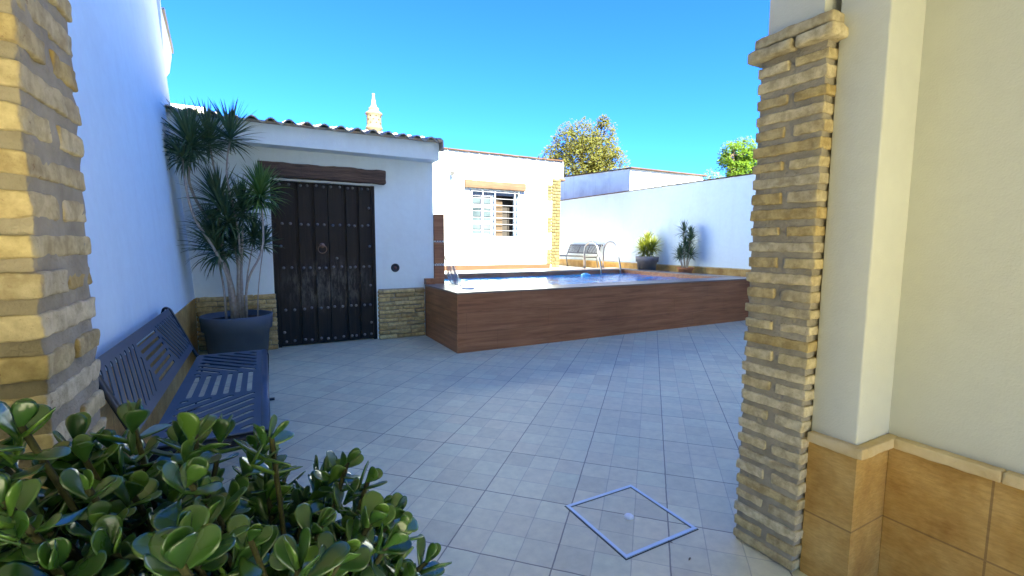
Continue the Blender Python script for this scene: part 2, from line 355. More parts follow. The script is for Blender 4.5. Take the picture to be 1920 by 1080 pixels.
a = ramp(nt, n, [(.44, (0, 0, 0)), (.56, (1, 1, 1))]); b.inputs['Base Color'].default_value = (.42, .50, .58, 1); b.inputs['Roughness'].default_value = .12
bump(nt, b, n, .6, .01); trn = N(nt, 'ShaderNodeBsdfTransparent'); mx = nt.nodes.new('ShaderNodeMixShader')
L(nt, math_(nt, 'ADD', math_(nt, 'MULTIPLY', a, .50), .46), mx.inputs[0]); L(nt, trn.outputs[0], mx.inputs[1]); L(nt, b.outputs[0], mx.inputs[2]); L(nt, mx.outputs[0], nt.nodes['Material Output'].inputs[0]); M['fall'] = m
m, nt, b = new('window_glass'); b.inputs['Base Color'].default_value = (.30, .38, .42, 1); b.inputs['Roughness'].default_value = .06; b.inputs['Metallic'].default_value = .0; b.inputs['Specular IOR Level'].default_value = .9
v = coord(nt); L(nt, ramp(nt, nz(nt, v, 2, 3), [(.3, (.035, .05, .055)), (.7, (.09, .12, .13))]), b.inputs['Base Color']); M['glass'] = m
m, nt, b = new('mosaic_band'); v = coord(nt, scale=(1, 1, 1)); ck = N(nt, 'ShaderNodeTexChecker', Scale=52); L(nt, v, ck.inputs[0])
L(nt, mixc(nt, ck.outputs[1], (.75, .74, .70), (.10, .07, .06)), b.inputs['Base Color']); b.inputs['Roughness'].default_value = .3; M['mosaic'] = m
# ---------------------------------------------------------------- ground
structure(MB().quad((-900, -900, -.02), (900, -900, -.02), (900, 900, -.02), (-900, 900, -.02)).build('ground', M['earth']))
structure(MB().box(-1.6, 8.5, .15, 6.7, -.015, 0).build('courtyard_floor', M['floor']))
structure(MB().box(-1.6, 2.3, -2.2, .148, -.015, -.001).build('porch_bounce_floor', M['bounce_paving']))  # unseen floor given a warm colour to bounce sunlight onto the porch
structure(MB().box(-14, 14, -12, -2.2, -.016, -.004).build('street_bounce_paving', M['bounce_paving']))  # added out of view; sunlit, it sends warm light into the passage
# ---------------------------------------------------------------- brick pillars of the porch opening
def pillar(name, label, x0, x1, side):
    y0, y1 = 1.0, 1.275
    t = thing(name, label, 'pillar', ((x0+x1)/2, (y0+y1)/2, 0), 'brick pillars of the porch opening')
    core = MB(); core.rbox(x0+.009, x1-.004, y0+.009, y1-.009, 0.0, 2.13, .004, .006, .02, 25, 3); core.build('mortar', M['mortar'], t, True)
    b = MB(); ch = .0655; n = 0; z = .012
    while z < 2.06:
        h = .040+R.uniform(-.004, .004); j = lambda a=.004: R.uniform(-a, a)
        xm, ym = (x0+x1)/2, (y0+y1)/2
        if n % 2 == 0:
            for a, c in ((x0, xm-.009), (xm+.009, x1)):
                b.rbox(a+j(.002), c+j(.002), y0+j(), y1+j(), z, z+h, .0050, .0034, .011, 30, n*7+a*3)
        else:
            for a, c in ((y0, ym-.014), (ym+.010, y1)):
                e = .02*R.random(); b.rbox(x0+j(), x1+j(), a+j(), c+j()-e*.3, z+j(.002), z+h, .0055, .0036, .011, 30, n*5+a*11)
        z += ch; n += 1
    for k, p in ((0, .034), (1, .016)):
        zz = z+k*.052
        for a, c in (((y0-p), (y0+.11)), ((y0+.122), (y1+p))) if k == 0 else (((y0-p), (y1+p)),):
            b.rbox(x0-p, x1+p, a, c, zz, zz+.043, .010, .005, .02, 24, 77+k+a)
    b.build('bricks', M['brick'], t, True); return t
pillar('brick_pillar', 'rough yellow brick pillar rising behind the jade plant, at the left edge', -.59, -.318, 1)
pillar('brick_pillar', 'tall narrow yellow brick pillar with projecting cap, against the cream porch wall', 1.86, 2.135, -1)
# ---------------------------------------------------------------- the house the photograph is taken from
hs = thing('porch_house', 'cream plastered porch wall with ochre stone dado, right of the brick pillar', 'house', (2.2, 0, 0))
w = MB(); P = M['plaster_porch']
w.box(-14, -.59, 1.03, 1.25, 0, 9.6); w.box(-.59, -.33, 1.03, 1.25, 2.19, 7.4); w.box(-.33, 1.88, 1.03, 1.25, 3.1, 7.4)  # far left section raised out of view to shade the neighbour wall
w.box(1.88, 2.4, 1.035, 1.252, 2.165, 7.4); w.box(2.14, 14, 1.03, 1.25, 0, 2.165); w.box(2.4, 14, 1.03, 1.25, 2.165, 7.4)
w.build('courtyard_wall', P, hs)
w = MB(); w.rbox(1.918, 2.7, .835, 1.0, .60, 3.1, .008, .0012, .12, 6, 1); w.build('pilaster', P, hs, True)
w = MB(); w.rbox(2.16, 2.7, -2.0, .87, .60, 3.1, .004, .0012, .15, 6, 2); w.build('passage_wall', P, hs, True)
MB().box(-1.8, -1.6, -2, 1.03, 0, 3.1).build('passage_wall', P, hs)
d = MB(); d.box(1.912, 2.7, .828, 1.0, 0, .572); d.build('corner_dado', dado('corner_stone_dado', .268, 0, 40, 7), hs)
d = MB(); d.box(2.152, 2.7, -2.0, .826, 0, .571); d.build('stone_dado', dado('wall_stone_dado', .268, 1, .42, .312), hs)
g = MB(); g.rbox(1.885, 1.93, .80, .995, .568, .608, .006, .003, .02, 30, 4); g.rbox(1.932, 2.175, .80, .84, .567, .607, .006, .003, .02, 30, 5)
y = .802
while y > -2:
    g.rbox(2.118, 2.17, y-.298, y, .566+R.uniform(-.002, .002), .607, .006, .003, .025, 30, y); y -= .30
g.build('brick_ledge', M['ledge'], hs, True)
w = MB(); w.box(-14, 14, -2.2, 1.03, 3.1, 3.3); w.box(-14, 14, -2.2, 1.25, 7.4, 7.6); w.build('roof_slab', P, hs)
w = MB(); w.box(-14, -1.6, -2.4, -2.2, 0, 7.4); w.box(2.4, 14, -2.4, -2.2, 0, 7.4); w.box(-1.6, 2.4, -2.4, -2.2, 1.2, 7.4); w.build('unseen_street_wall', P, hs)  # unseen wall; opening kept low to limit sun entering the passage
# ---------------------------------------------------------------- tall white house on the left
lh = thing('neighbour_house', 'tall white neighbour wall with a tan base running along the left of the courtyard', 'house', (-.8, 4, 0))
def lx(z): return -.73-.06*max(0, z-.69)
w = MB(); zt = 6.5
w.v += [(lx(.69), 1.2, .69), (lx(.69), 6.62, .69), (lx(zt), 6.62, zt), (lx(zt), 1.2, zt), (-3, 1.2, .69), (-3, 6.62, .69), (-3, 6.62, zt), (-3, 1.2, zt)]
w.f += [(0, 1, 2, 3), (5, 4, 7, 6), (1, 5, 6, 2), (4, 0, 3, 7), (3, 2, 6, 7)]
w.build('wall', M['plaster'], lh)
w = MB(); w.box(-3, -.722, 1.3, 6.44, 0, .688); w.build('stone_dado', dado('left_stone_dado', .30, 1, .44, .1), lh)
e = MB(); xe = lx(3.4)
e.prism([(6.62, 3.18), (6.98, 3.36), (7.22, 3.62), (7.22, 3.72), (6.70, 3.95), (6.62, 4.1)], 0, -3, xe-.005); e.build('eave', M['plaster'], lh)
e = MB(); e.prism([(7.27, 3.68), (7.27, 3.74), (6.78, 4.02), (6.74, 3.98)], 0, -3, xe+.012); e.build('roof_tile_edge', M['tile_roof'], lh)
# ---------------------------------------------------------------- white building far behind the shed
fb = thing('distant_house', 'white house front behind the tall dragon plant, at far left above the shed', 'house', (-2, 12, 0))
MB().box(-6, -.95, 12, 18, 0, 4.02).build('wall', M['plaster'], fb)
tt = MB(); x = -6
while x < -.95: tt.rbox(x, x+.24, 11.9, 12.3, 4.02, 4.09, .02, .006, .08, 9, x); x += .25
tt.build('coping_tiles', M['tile_red'], fb, True)
MB().box(-6, -.95, 12.02, 12.2, 4.09, 4.2).build('parapet', M['plaster'], fb)
# ---------------------------------------------------------------- shed with the plank door
W = 6.5
sh = thing('garden_shed', 'low white shed with a studded plank door and wavy clay tile eave', 'shed', (1, W, 0))
w = MB(); w.box(-1.7, .105, W, W+.25, .0, 2.55); w.box(1.37, 2.205, W, W+.25, 0, 2.55); w.box(.105, 1.37, W, W+.25, 2.12, 2.55)
w.box(1.98, 2.205, W+.25, 9.6, 0, 2.7); w.build('wall', M['plaster'], sh)
MB().box(-1.7, 2.215, 6.25, W+.25, 2.5, 2.735).build('fascia', M['plaster'], sh)
# brick base left and right of the door
def facing(x0, x1, z1, name, seed):
    b = MB(); z = .01; n = 0
    while z < z1-.03:
        x = x0-(R.uniform(.08, .2) if n % 2 else 0)
        while x < x1-.01:
            L_ = R.uniform(.2, .3); a, c = max(x, x0), min(x+L_, x1)
            if c-a > .03: b.rbox(a, c-.006, W-.075+R.uniform(-.007, .007), W+.02, z+R.uniform(-.004, .004), z+.047+R.uniform(-.006, .006), .011, .007, .045, 16, x+z*9)
            x += L_
        z += .058; n += 1
    MB().box(x0+.01, x1-.01, W-.05, W-.002, 0, z1-.01).build('brick_base_mortar', M['mortar'], sh)
    return b.build('brick_base', M['brick_dado'], sh, True)
facing(-.72, .125, .70, 'l', 1); facing(1.385, 2.045, .715, 'r', 2)
# lintel beam
lb = MB(); lb.rbox(-.02, 1.51, W-.11, W+.1, 2.145, 2.325, .02, .013, .05, 5, 9); o = lb.build('timber_lintel', M['timber'], sh, True)
# door
dr = MB(); Yd = W+.05
edges = [(.165, .372), (.412, .565), (.605, .765), (.772, .965), (.995, 1.128), (1.162, 1.325)]
for a, c in edges: dr.rbox(a, c, Yd-.03, Yd+.02, .015, 2.115, .005, .0018, .12, 5, a*9)
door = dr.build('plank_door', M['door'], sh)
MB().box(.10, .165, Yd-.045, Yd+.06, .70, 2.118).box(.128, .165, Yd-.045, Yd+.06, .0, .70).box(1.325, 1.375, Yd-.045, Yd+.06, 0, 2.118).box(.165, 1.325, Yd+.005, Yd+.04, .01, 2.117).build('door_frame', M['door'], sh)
MB().box(-.3, 1.8, W+.26, W+.28, 0, 2.5).build('added_door_light_block', M['mosaicdark'], sh)  # unseen black sheet added to stop light leaking past the door
stud0 = None
def stud(x, z):
    global stud0
    if stud0 is None:
        s = MB(); s.lathe([(.0001, .012), (.010, .010), (.016, .005), (.019, 0)], 10); 
        s.v = [(v[0], -v[2], v[1]) for v in s.v]
        me = bpy.data.meshes.new('stud'); me.from_pydata(s.v, [], s.f); me.materials.append(M['iron']); me.polygons.foreach_set('use_smooth', [True]*len(me.polygons)); stud0 = me
    o = bpy.data.objects.new('stud', stud0); C.objects.link(o); o.parent = door; o.location = Vector((x, Yd-.0305, z))-ORG[door.name]
for z in (2.075, 1.58, 1.02, .485, .07):
    for a, c in edges:
        for q in (.25, .76): stud(a+(c-a)*q+R.uniform(-.008, .008), z+R.uniform(-.008, .008))
for z in (1.82, 1.3, .76, .24): stud(1.295, z)
stud(.20, .19); stud(.2, 1.3)
kn = MB(); cx, cz = .685, 1.29
kn.tube([(cx+.052*math.sin(a*PI/10), Yd-.055-.01*math.cos(a*PI/10), cz-.03+.052*math.cos(a*PI/10)) for a in range(21)], .0065, 8, False)
kn.tube([(cx, Yd-.03, cz+.02), (cx, Yd-.07, cz+.025)], .014, 8); kn.tube([(cx, Yd-.032, cz+.02), (cx, Yd-.04, cz+.02)], .034, 14); kn.build('ring_knocker', M['rust'], door, True)
MB().tube([(.865, Yd-.031, 1.14), (.865, Yd-.036, 1.14)], .018, 12).build('keyhole_plate', M['iron'], door, True)
# roof of barrel tiles
SL = .20
def tz(y): return 2.735+(y-6.2)*SL
rf = MB()
rf.box(-1.7, 2.2, 6.215, 6.33, 2.736, 2.762)
rf.v += [(-1.9, 6.3, 2.72), (2.2, 6.3, 2.72), (2.2, 9.6, tz(9.6)-.03), (-1.9, 9.6, tz(9.6)-.03)]; k = len(rf.v); rf.f.append((k-4, k-3, k-2, k-1))
def barrel(mb, xc, y0, y1, r0, r1, zoff, upw, xr=1):
    n0 = len(mb.v); seg = 7
    for y, r in ((y0, r0), (y1, r1)):
        for th in (0, .016):
            for s_ in range(seg+1):
                a = PI*s_/seg; rr = r-th
                mb.v.append((xc-rr*math.cos(a), y, tz(y)+zoff+upw*rr*math.sin(a)*.62+(0 if upw > 0 else r*.5)))
    w_ = seg+1
    for s_ in range(seg):
        a, b_, c, d_ = n0+s_, n0+w_+s_, n0+2*w_+s_, n0+3*w_+s_
        mb.f += [(a, a+1, c+1, c), (b_, d_, d_+1, b_+1), (a, b_, b_+1, a+1), (c, c+1, d_+1, d_)]
for rw in range(8):
    for cc in range(21):
        xs0 = -1.86+cc*.194; y0 = 6.155+rw*.41+R.uniform(-.012, .012); dz = R.uniform(-.004, .004); n0 = len(rf.v); sg = 10
        for (y, lift) in ((y0, .020), (y0+.45, 0)):
            for th in (0, .017):
                for k in range(sg+1):
                    u_ = k/sg; zz = .040*math.sin(PI*u_/.62) if u_ < .62 else -.016*math.sin(PI*(u_-.62)/.38)
                    rf.v.append((xs0+u_*.20, y, tz(y)+lift+zz-th+dz+.008))
        w_ = sg+1
        for k in range(sg):
            a, b_, c, d_ = n0+k, n0+w_+k, n0+2*w_+k, n0+3*w_+k
            rf.f += [(a, a+1, c+1, c), (b_, d_, d_+1, b_+1), (a, b_, b_+1, a+1), (c, c+1, d_+1, d_)]
for rw in range(8):   # verge tiles hanging over the gable end
    y0 = 6.15+rw*.41; n0 = len(rf.v)
    for y in (y0, y0+.43):
        for px_, pz in ((2.15, .055), (2.20, .06), (2.235, .03), (2.24, -.03), (2.24, -.125), (2.222, -.125), (2.222, .0), (2.15, .03)): rf.v.append((px_+(.008 if y == y0 else 0), y, tz(y)+pz))
    for k in range(8): k2 = (k+1) % 8; rf.f.append((n0+k, n0+k2, n0+8+k2, n0+8+k))
    rf.f.append(tuple(n0+k for k in range(8)))
roof = rf.build('tile_roof', M['tile_roof'], sh)
# chimney pot of pierced cream ceramic
c0 = (1.92, 9.0, 0)
prof = [(.128, 3.1), (.130, 3.44), (.150, 3.46), (.152, 3.49), (.132, 3.51), (.132, 3.54), (.132, 3.57), (.132, 3.60), (.132, 3.63), (.132, 3.66), (.132, 3.69), (.140, 3.71), (.158, 3.735), (.152, 3.75), (.11, 3.78), (.088, 3.80), (.096, 3.825), (.09, 3.845), (.060, 3.86), (.056, 3.885), (.046, 3.90), (.036, 3.99), (.030, 4.0), (.024, 4.07), (.030, 4.085), (.026, 4.105), (.002, 4.11)]
def sk(i, k): return 5 <= i <= 9 and (i % 2 == 1) and (k+(2 if i in (7,) else 0)) % 4 == 0
cm = MB(); cm.lathe(prof, 32, c0, sk); cm.lathe([(.118, 3.69), (.118, 3.5)], 32, c0, sk)
cm.build('chimney', M['chimney'], roof, True)
inn = MB(); inn.lathe([(.07, 3.4), (.07, 3.72)], 12, c0); inn.build('chimney_flue', M['mosaicdark'], roof, True)
# round wall speaker
sp = thing('wall_speaker', 'small round black speaker set in the white wall between door and pool', 'speaker', tuple(at(741, 502, 1, W)))
px = at(741, 502, 1, W)
def face_disc(mb, prof, c, seg=28):
    n = len(mb.v); mb.lathe(prof, seg)
    mb.v[n:] = [(c[0]+v[0], c[1]-v[2], c[2]+v[1]) for v in mb.v[n:]]
q = MB(); face_disc(q, [(.060, 0), (.060, .010), (.054, .015), (.040, .013), (.036, .006), (.001, .006)], px); q.build('housing', M['vent'], sp, True)
q = MB(); face_disc(q, [(.024, .0065), (.018, .012), (.001, .014)], px); q.build('cone', M['red'], sp, True)
# ---------------------------------------------------------------- raised pool
PX0, PX1, PY0, PT = 2.05, 8.45, 5.18, .75
ix0, ix1, iy0, iy1 = 2.42, 7.65, 5.60, 8.48
pl = thing('swimming_pool', 'raised rectangular pool clad in brown wood-look tile', 'pool', (5, 7, 0))
MB().box(PX0+.01, PX1, PY0, PY0+.02, 0, PT-.02).build('front_cladding', M['woodface'], pl)
MB().box(PX0, PX0+.02, PY0+.001, 6.44, 0, PT-.021).build('end_cladding', M['woodend'], pl)
b = MB(); b.box(PX0+.02, ix0-.02, PY0+.02, 8.6, .0, PT-.021); b.box(ix0-.02, ix1+.02, PY0+.02, iy0-.02, 0, PT-.021); b.box(ix1+.02, 7.95, PY0+.02, 8.6, 0, PT-.021); b.box(ix0-.02, ix1+.02, iy1+.02, 9.15, 0, PT-.021)
b.build('pool_walls', M['coping'], pl)
b = MB(); b.box(PX0-.006, 7.96, PY0-.006, iy0, PT-.02, PT); b.box(PX0-.006, ix0, iy0, 6.44, PT-.02, PT); b.box(2.21, ix0, 6.44, iy1, PT-.02, PT); b.box(ix1, 7.96, iy0, iy1, PT-.02, PT); b.box(2.21, 7.96, iy1, 9.2, PT-.02, PT)
b.build('coping', M['coping'], pl)
b = MB(); z1 = PT-.02
b.box(ix0-.019, ix0, iy0, iy1, -.3, z1-.001); b.box(ix1, ix1+.019, iy0, iy1, -.3, z1-.001); b.box(ix0-.019, ix1+.019, iy0-.019, iy0, -.3, z1-.001); b.box(ix0-.019, ix1+.019, iy1, iy1+.019, -.3, z1-.001)
b.build('water_line_tiles', M['woodface'], pl)
zw = .655
b = MB(); b.box(ix0, ix0+.006, iy0, iy1, -.2, zw-.005); b.box(ix1-.006, ix1, iy0, iy1, -.2, zw-.005); b.box(ix0+.006, ix1-.006, iy0, iy0+.006, -.2, zw-.005); b.box(ix0+.006, ix1-.006, iy1-.006, iy1, -.2, zw-.005); b.box(ix0, ix1, iy0, iy1, -.26, -.20)
b.build('blue_lining', M['basin'], pl)
wm = MB(); NX, NY = 260, 150
for j in range(NY+1):
    for i in range(NX+1):
        x = ix0+(ix1-ix0)*i/NX; y = iy0+(iy1-iy0)*j/NY
        dd = math.hypot(x-2.74, y-7.0)
        h = .0075*noise.noise(Vector((x*2.6, y*3.4, 1)))+.0045*noise.noise(Vector((x*7, y*8, 4)))+.0035*math.sin(dd*24)*math.exp(-dd*1.1)
        wm.v.append((x, y, zw+h))
for j in range(NY):
    for i in range(NX): a = j*(NX+1)+i; wm.f.append((a, a+1, a+NX+2, a+NX+1))
structure(wm.build('pool_water', M['water'], None, True))
# pale decks round the pool
dk = MB(); dk.box(2.21, 6.54, 9.2, 9.62, .6, .742); dk.box(6.54, 8.6, 9.2, 13.4, .0, .65); dk.box(7.96, 8.6, 1.25, 9.2, 0, .648); structure(dk.build('pool_deck', M['decktop']))
# skimmer lid on the near coping
o = MB(); o.lathe([(.085, 0), (.085, .008), (.07, .014), (.001, .016)], 32, (2.38, 5.62, PT)); tag(o.build('skimmer_lid', M['whitepaint'], None, True, (2.38, 5.62, PT)), 'small flat white lid on the pool coping below the waterfall', 'lid')
# kerb block + waterfall column
MB().box(2.055, 2.19, 6.41, W-.002, PT+.001, .835).build('kerb_block', M['woodend'], pl)
wf = thing('waterfall_column', 'narrow brown tiled column with mosaic bands that feeds the waterfall', 'fountain', (2.29, 6.9, PT))
for a, c in ((PT+.001, 1.015), (1.05, 1.36), (1.385, 1.77)): MB().box(2.212, 2.365, W-.02, 7.9, a, c).build('tiled_column', M['woodface'], wf)
for a, c in ((1.015, 1.05), (1.36, 1.385)): MB().box(2.214, 2.363, W-.018, 7.898, a, c).build('mosaic_band', M['mosaic'], wf)
MB().box(2.366, 2.44, 6.78, 7.22, 1.40, 1.43).build('spout', M['steel'], wf)
s = MB(); nu, nv_ = 40, 26
for i in range(nv_+1):
    t_ = i/nv_; xx = 2.40+.34*t_**.55*(.9+.1*t_); zz = 1.415-(1.415-zw)*t_**1.15
    for k in range(nu+1):
        u_ = k/nu; yy = 6.80+.40*u_+(u_-.5)*.12*t_
        wob = noise.noise(Vector((u_*9, t_*3, 0)))*.035*t_+noise.noise(Vector((u_*30, t_*6, 5)))*.018*t_
        s.v.append((xx+wob, yy, zz))
for i in range(nv_):
    for k in range(nu):
        a = i*(nu+1)+k; s.f.append((a, a+1, a+nu+2, a+nu+1))
tag(s.build('waterfall', M['fall'], None, True, (2.7, 7, zw)), 'thin curtain of water falling into the pool beside the brown column', 'waterfall')
# splash drops around the foot of the fall
dm = MB()
for k in range(70):
    a = R.uniform(0, 1); c_ = (2.78+R.gauss(0, .10), 6.8+.42*a, zw+abs(R.gauss(0, .06))); r = R.uniform(.002, .006)
    dm.lathe([(.0001, -r), (r, 0), (.0001, r)], 5, c_)
so = dm.build('splash', M['fall'], None, True, (2.78, 7, zw)); so['label'] = 'white splash drops where the falling water meets the pool'; so['category'] = 'splash'; so['kind'] = 'stuff'
# chlorine float
fc = at(1098, 517, 2, zw); o = MB(); o.lathe([(.001, -.02), (.09, -.015), (.105, .0), (.105, .028), (.09, .040), (.055, .046), (.05, .058), (.001, .062)], 24, fc); tag(o.build('chlorine_float', M['float'], None, True, tuple(fc)), 'light blue plastic float on the water by the pool ladder', 'float')
# ladder
ld = thing('pool_ladder', 'stainless steel ladder with two hooped handrails at the far pool edge', 'ladder', (7.2, 8.6, PT))
def arc_rail(x):
    pts = [(x, 9.08, PT), (x, 9.08, 1.14)]
    for k in range(1, 12):
        a = PI*k/12; pts.append((x, 8.82+.26*math.cos(a), 1.17+.23*math.sin(a)))
    pts += [(x, 8.53, 1.08), (x, 8.44, .80), (x, 8.42, .45), (x, 8.42, -.3)]
    ld_ = MB(); ld_.tube(pts, .021, 10); ld_.tube([(x, 9.08, PT), (x, 9.08, PT+.02)], .045, 14); return ld_
for x in (6.93, 7.52): arc_rail(x).build('handrail', M['steel'], ld, True)
for z in (.45, .2, -.05): MB().box(6.93, 7.52, 8.38, 8.46, z, z+.03).build('step', M['steel'], ld)
# ---------------------------------------------------------------- pool house (window wall)
HY = 9.6
ph = thing('pool_house', 'sunlit white house with barred window and stepped brick corner beyond the pool', 'house', (4.5, HY, 0))
wx0, wx1, wz0, wz1 = 4.13, 5.38, 1.47, 2.56
w = MB(); w.box(2.21, wx0, HY, HY+.25, 0, 3.36); w.box(wx1, 6.53, HY, HY+.25, 0, 3.36); w.box(wx0, wx1, HY, HY+.25, 0, wz0); w.box(wx0, wx1, HY, HY+.25, wz1, 3.36)
w.box(6.53, 6.63, HY, HY+.25, 2.95, 3.36); w.box(6.38, 6.63, HY+.25, 14, 2.95, 3.36); w.box(6.28, 6.53, HY+.25, 14, 0, 2.95)
w.box(2.21, 6.53, 13.8, 14, 0, 3.3); w.build('wall', M['plaster'], ph)
MB().quad((-2, 9.6, 3.33), (6.6, 9.6, 3.33), (6.6, 14, 3.33), (-2, 14, 3.33)).build('roof', M['tile_red'], ph)
t = MB(); x = 2.1
while x < 6.6:
    t.rbox(x, min(x+.245, 6.68), HY-.05, HY+.28, 3.362+R.uniform(-.003, .003), 3.395, .01, .005, .08, 9, x); x += .25
t.build('coping_tiles', M['tile_red'], ph, True)
t = MB(); t.rbox(6.5, 6.68, HY-.03, HY+.3, 2.90, 2.96, .02, .012, .05, 9, 3); t.build('corner_corbel', M['timber'], ph, True)
q = MB(); z = .76; n = 0; zs = 2.93
while z < zs:
    g_ = int((zs-z)/.39); wide = (g_ % 2 == 1) if zs-z < 2.0 else False
    wide = ((zs-z+.23) // .39) % 2 == 1
    xs = [6.545, 6.545-.12, 6.545-.25] + ([6.545-.38] if wide else [])
    if n % 2: xs = [6.545, 6.545-.17, 6.545-.25] + ([6.545-.38] if wide else [])
    for a, c in zip(xs[1:], xs[:-1]): q.rbox(a+.004, c-.004, HY-.022, HY+.05, z+.006, z+.072, .006, .003, .05, 18, z+a)
    z += .078; n += 1
q.build('quoin_bricks', M['brick_quoin'], ph, True)
MB().box(6.30, 6.542, HY-.008, HY-.001, .76, 2.92).build('quoin_mortar', plain('dark_quoin_mortar', (.06, .05, .025), .95), ph)
MB().box(2.37, 6.26, HY-.03, HY-.002, .743, .855).build('skirting', M['skirt'], ph)
lt = MB(); lt.rbox(3.97, 5.52, HY-.09, HY+.1, 2.575, 2.755, .015, .009, .06, 6, 5); lt.build('timber_lintel', M['timber_pale'], ph, True)
win = MB(); fy = HY+.07
win.box(wx0, wx1, fy, fy+.06, wz1-.10, wz1).box(wx0, wx1, fy, fy+.06, wz0, wz0+.05).box(wx0, wx0+.05, fy, fy+.06, wz0+.05, wz1-.10).box(wx1-.11, wx1, fy, fy+.06, wz0+.05, wz1-.10).box(4.70, 4.78, fy-.01, fy+.06, wz0+.05, wz1-.10)
frame = win.build('window', M['alu'], ph)
s_ = MB()
s_.box(4.18, 4.205, fy+.01, fy+.05, wz0+.05, wz1-.10).box(4.41, 4.45, fy+.01, fy+.05, wz0+.05, wz1-.10).box(4.675, 4.70, fy+.01, fy+.05, wz0+.05, wz1-.10)
for z in (wz0+.05, 1.82, 2.16, 2.42): s_.box(4.205, 4.41, fy+.011, fy+.049, z, z+.04).box(4.45, 4.675, fy+.011, fy+.049, z, z+.04)
s_.build('sash', plain('pale_sash_paint', (.42, .43, .45), .5), frame)
MB().box(4.205, 4.675, fy+.03, fy+.036, wz0+.05, wz1-.10).build('pane', M['glass'], frame)
cu = MB()
for k in range(16): cu.box(4.79+k*.0145, 4.79+(k+1)*.0145, fy+.1+.012*(k % 2), fy+.12+.012*(k % 2), wz0+.05, wz1-.10)
cu.build('curtain', M['curtain'], frame)
MB().box(wx0-.3, wx1+.0, HY+.30, HY+.32, 1.3, 2.7).build('dark_interior', M['room'], frame)
MB().box(wx0-.02, wx1+.02, HY-.035, HY+.07, wz0-.025, wz0-.001).build('sill', M['whitepaint'], frame)
gr_ = MB()
for k in range(8): z = wz0+.03+k*.145; gr_.tube([(wx0+.01, HY-.03, z), (wx1-.01, HY-.03, z)], .006, 6)
for x in (wx0+.02, 4.42, 4.73, 5.24, wx1-.03): gr_.tube([(x, HY-.03, wz0+.0), (x, HY-.03, wz1-.03)], .011, 8)
for x in (wx0+.02, wx1-.03):
    for z in (wz0+.1, wz1-.2): gr_.tube([(x, HY-.03, z), (x, HY+.05, z)], .008, 6)
gr_.build('grille', plain('grey_grille_paint', (.30, .31, .33), .5), frame, True)
lp = at(845, 325, 1, HY); o = thing('wall_light', 'tiny white bracket light high on the sunlit wall left of the barred window', 'light', tuple(lp))
MB().box(lp.x-.05, lp.x+.05, HY-.02, HY, lp.z-.09, lp.z+.09).build('back_plate', M['whitepaint'], o)
MB().tube([(lp.x, HY-.02, lp.z+.04), (lp.x, HY-.10, lp.z+.02)], .012, 8).box(lp.x-.04, lp.x+.04, HY-.13, HY-.07, lp.z-.05, lp.z+.03).build('lamp_head', M['benchgrey'], o)
# ---------------------------------------------------------------- right boundary wall
bw = thing('boundary_wall', 'long white courtyard wall behind the pool plants, ochre skirting below', 'wall', (8.6, 6, 0))
MB().box(8.552, 8.76, 1.25, 13.4, .0, 2.735).build('wall', M['plaster'], bw)
MB().box(8.535, 8.551, 1.26, 13.4, .65, .85).build('stone_skirting', dado('right_skirting', 5, 1, .42, 0), bw)
t = MB(); u_ = MB(); y = 1.3
while y < 13.3:
    t.rbox(8.52, 8.80, y, y+.292, 2.735, 2.758, .006, .004, .08, 12, y); u_.rbox(8.515, 8.56, y+.1, y+.390, .846, .868, .005, .004, .08, 12, y); y += .30
t.build('coping_tiles', M['tile_red'], bw, True); u_.build('brick_ledge', M['ledge'], bw, True)
# ---------------------------------------------------------------- grey and white building over the wall
nb = thing('neighbour_building', 'flat roofed building with one stained grey side above the courtyard wall', 'building', (9.5, 10, 0))
MB().quad((8.9, 9.7, 0), (8.9, 13.5, 0), (8.9, 13.5, 3.58), (8.9, 9.7, 3.40)).build('grey_side_wall', M['plaster_old'], nb)
w = MB(); w.prism([(8.902, 0), (11.8, 0), (11.8, 3.40), (8.902, 3.40)], 1, 9.7, 13.5); w.build('white_front_wall', M['plaster'], nb)
w = MB(); w.rbox(8.86, 11.9, 9.62, 9.9, 3.402, 3.44, .008, .004, .2, 5, 2); w.build('roof_edge', M['tile_red'], nb, True)
w = MB(); w.prism([(9.68, 3.40), (13.5, 3.58), (13.5, 3.605), (9.68, 3.425)], 0, 8.87, 9.1); w.build('side_roof_edge', M['tile_red'], nb)
MB().box(11.35, 11.6, 9.3, 9.699, 2.9, 3.02).build('wall_stub', M['plaster'], nb)
# ---------------------------------------------------------------- manhole cover set square to the walls
mh = thing('manhole_cover', 'square inspection cover with a bright metal frame set in the courtyard tiles', 'cover', (1.543, 1.617, 0))
x0, x1, y0, y1 = 1.321, 1.764, 1.393, 1.842; fw = .016
MB().box(x0, x1, y0, y0+fw, 0, .006).box(x0, x1, y1-fw, y1, 0, .006).box(x0, x0+fw, y0+fw, y1-fw, 0, .006).box(x1-fw, x1, y0+fw, y1-fw, 0, .006).build('metal_frame', plain('zinc_frame', (.62, .68, .72), .45, .3), mh)
MB().box(x0+fw, x1-fw, y0+fw, y1-fw, -.012, .0012).build('tile_insert', None, mh, mats=[M['floor']])
for o in mh.children:
    if o.name.startswith('tile_insert'):
        me = o.data; off = Vector((1.543, 1.617, 0))
        for v_ in me.vertices: v_.co += off
        o.location = -off
MB().box(x0-.006, x1+.006, y0-.006, y1+.006, -.01, .0006).build('outer_gap', M['mosaicdark'], mh)
g = MB(); g.box(x0+fw, x1-fw, y0+fw, y0+fw+.004, .0012, .002).box(x0+fw, x0+fw+.004, y0+fw+.004, y1-fw, .0012, .002).box(x1-fw-.004, x1-fw, y0+fw+.004, y1-fw, .0012, .002).box(x0+fw+.004, x1-fw-.004, y1-fw-.004, y1-fw, .0012, .002).build('joint', M['mosaicdark'], mh)
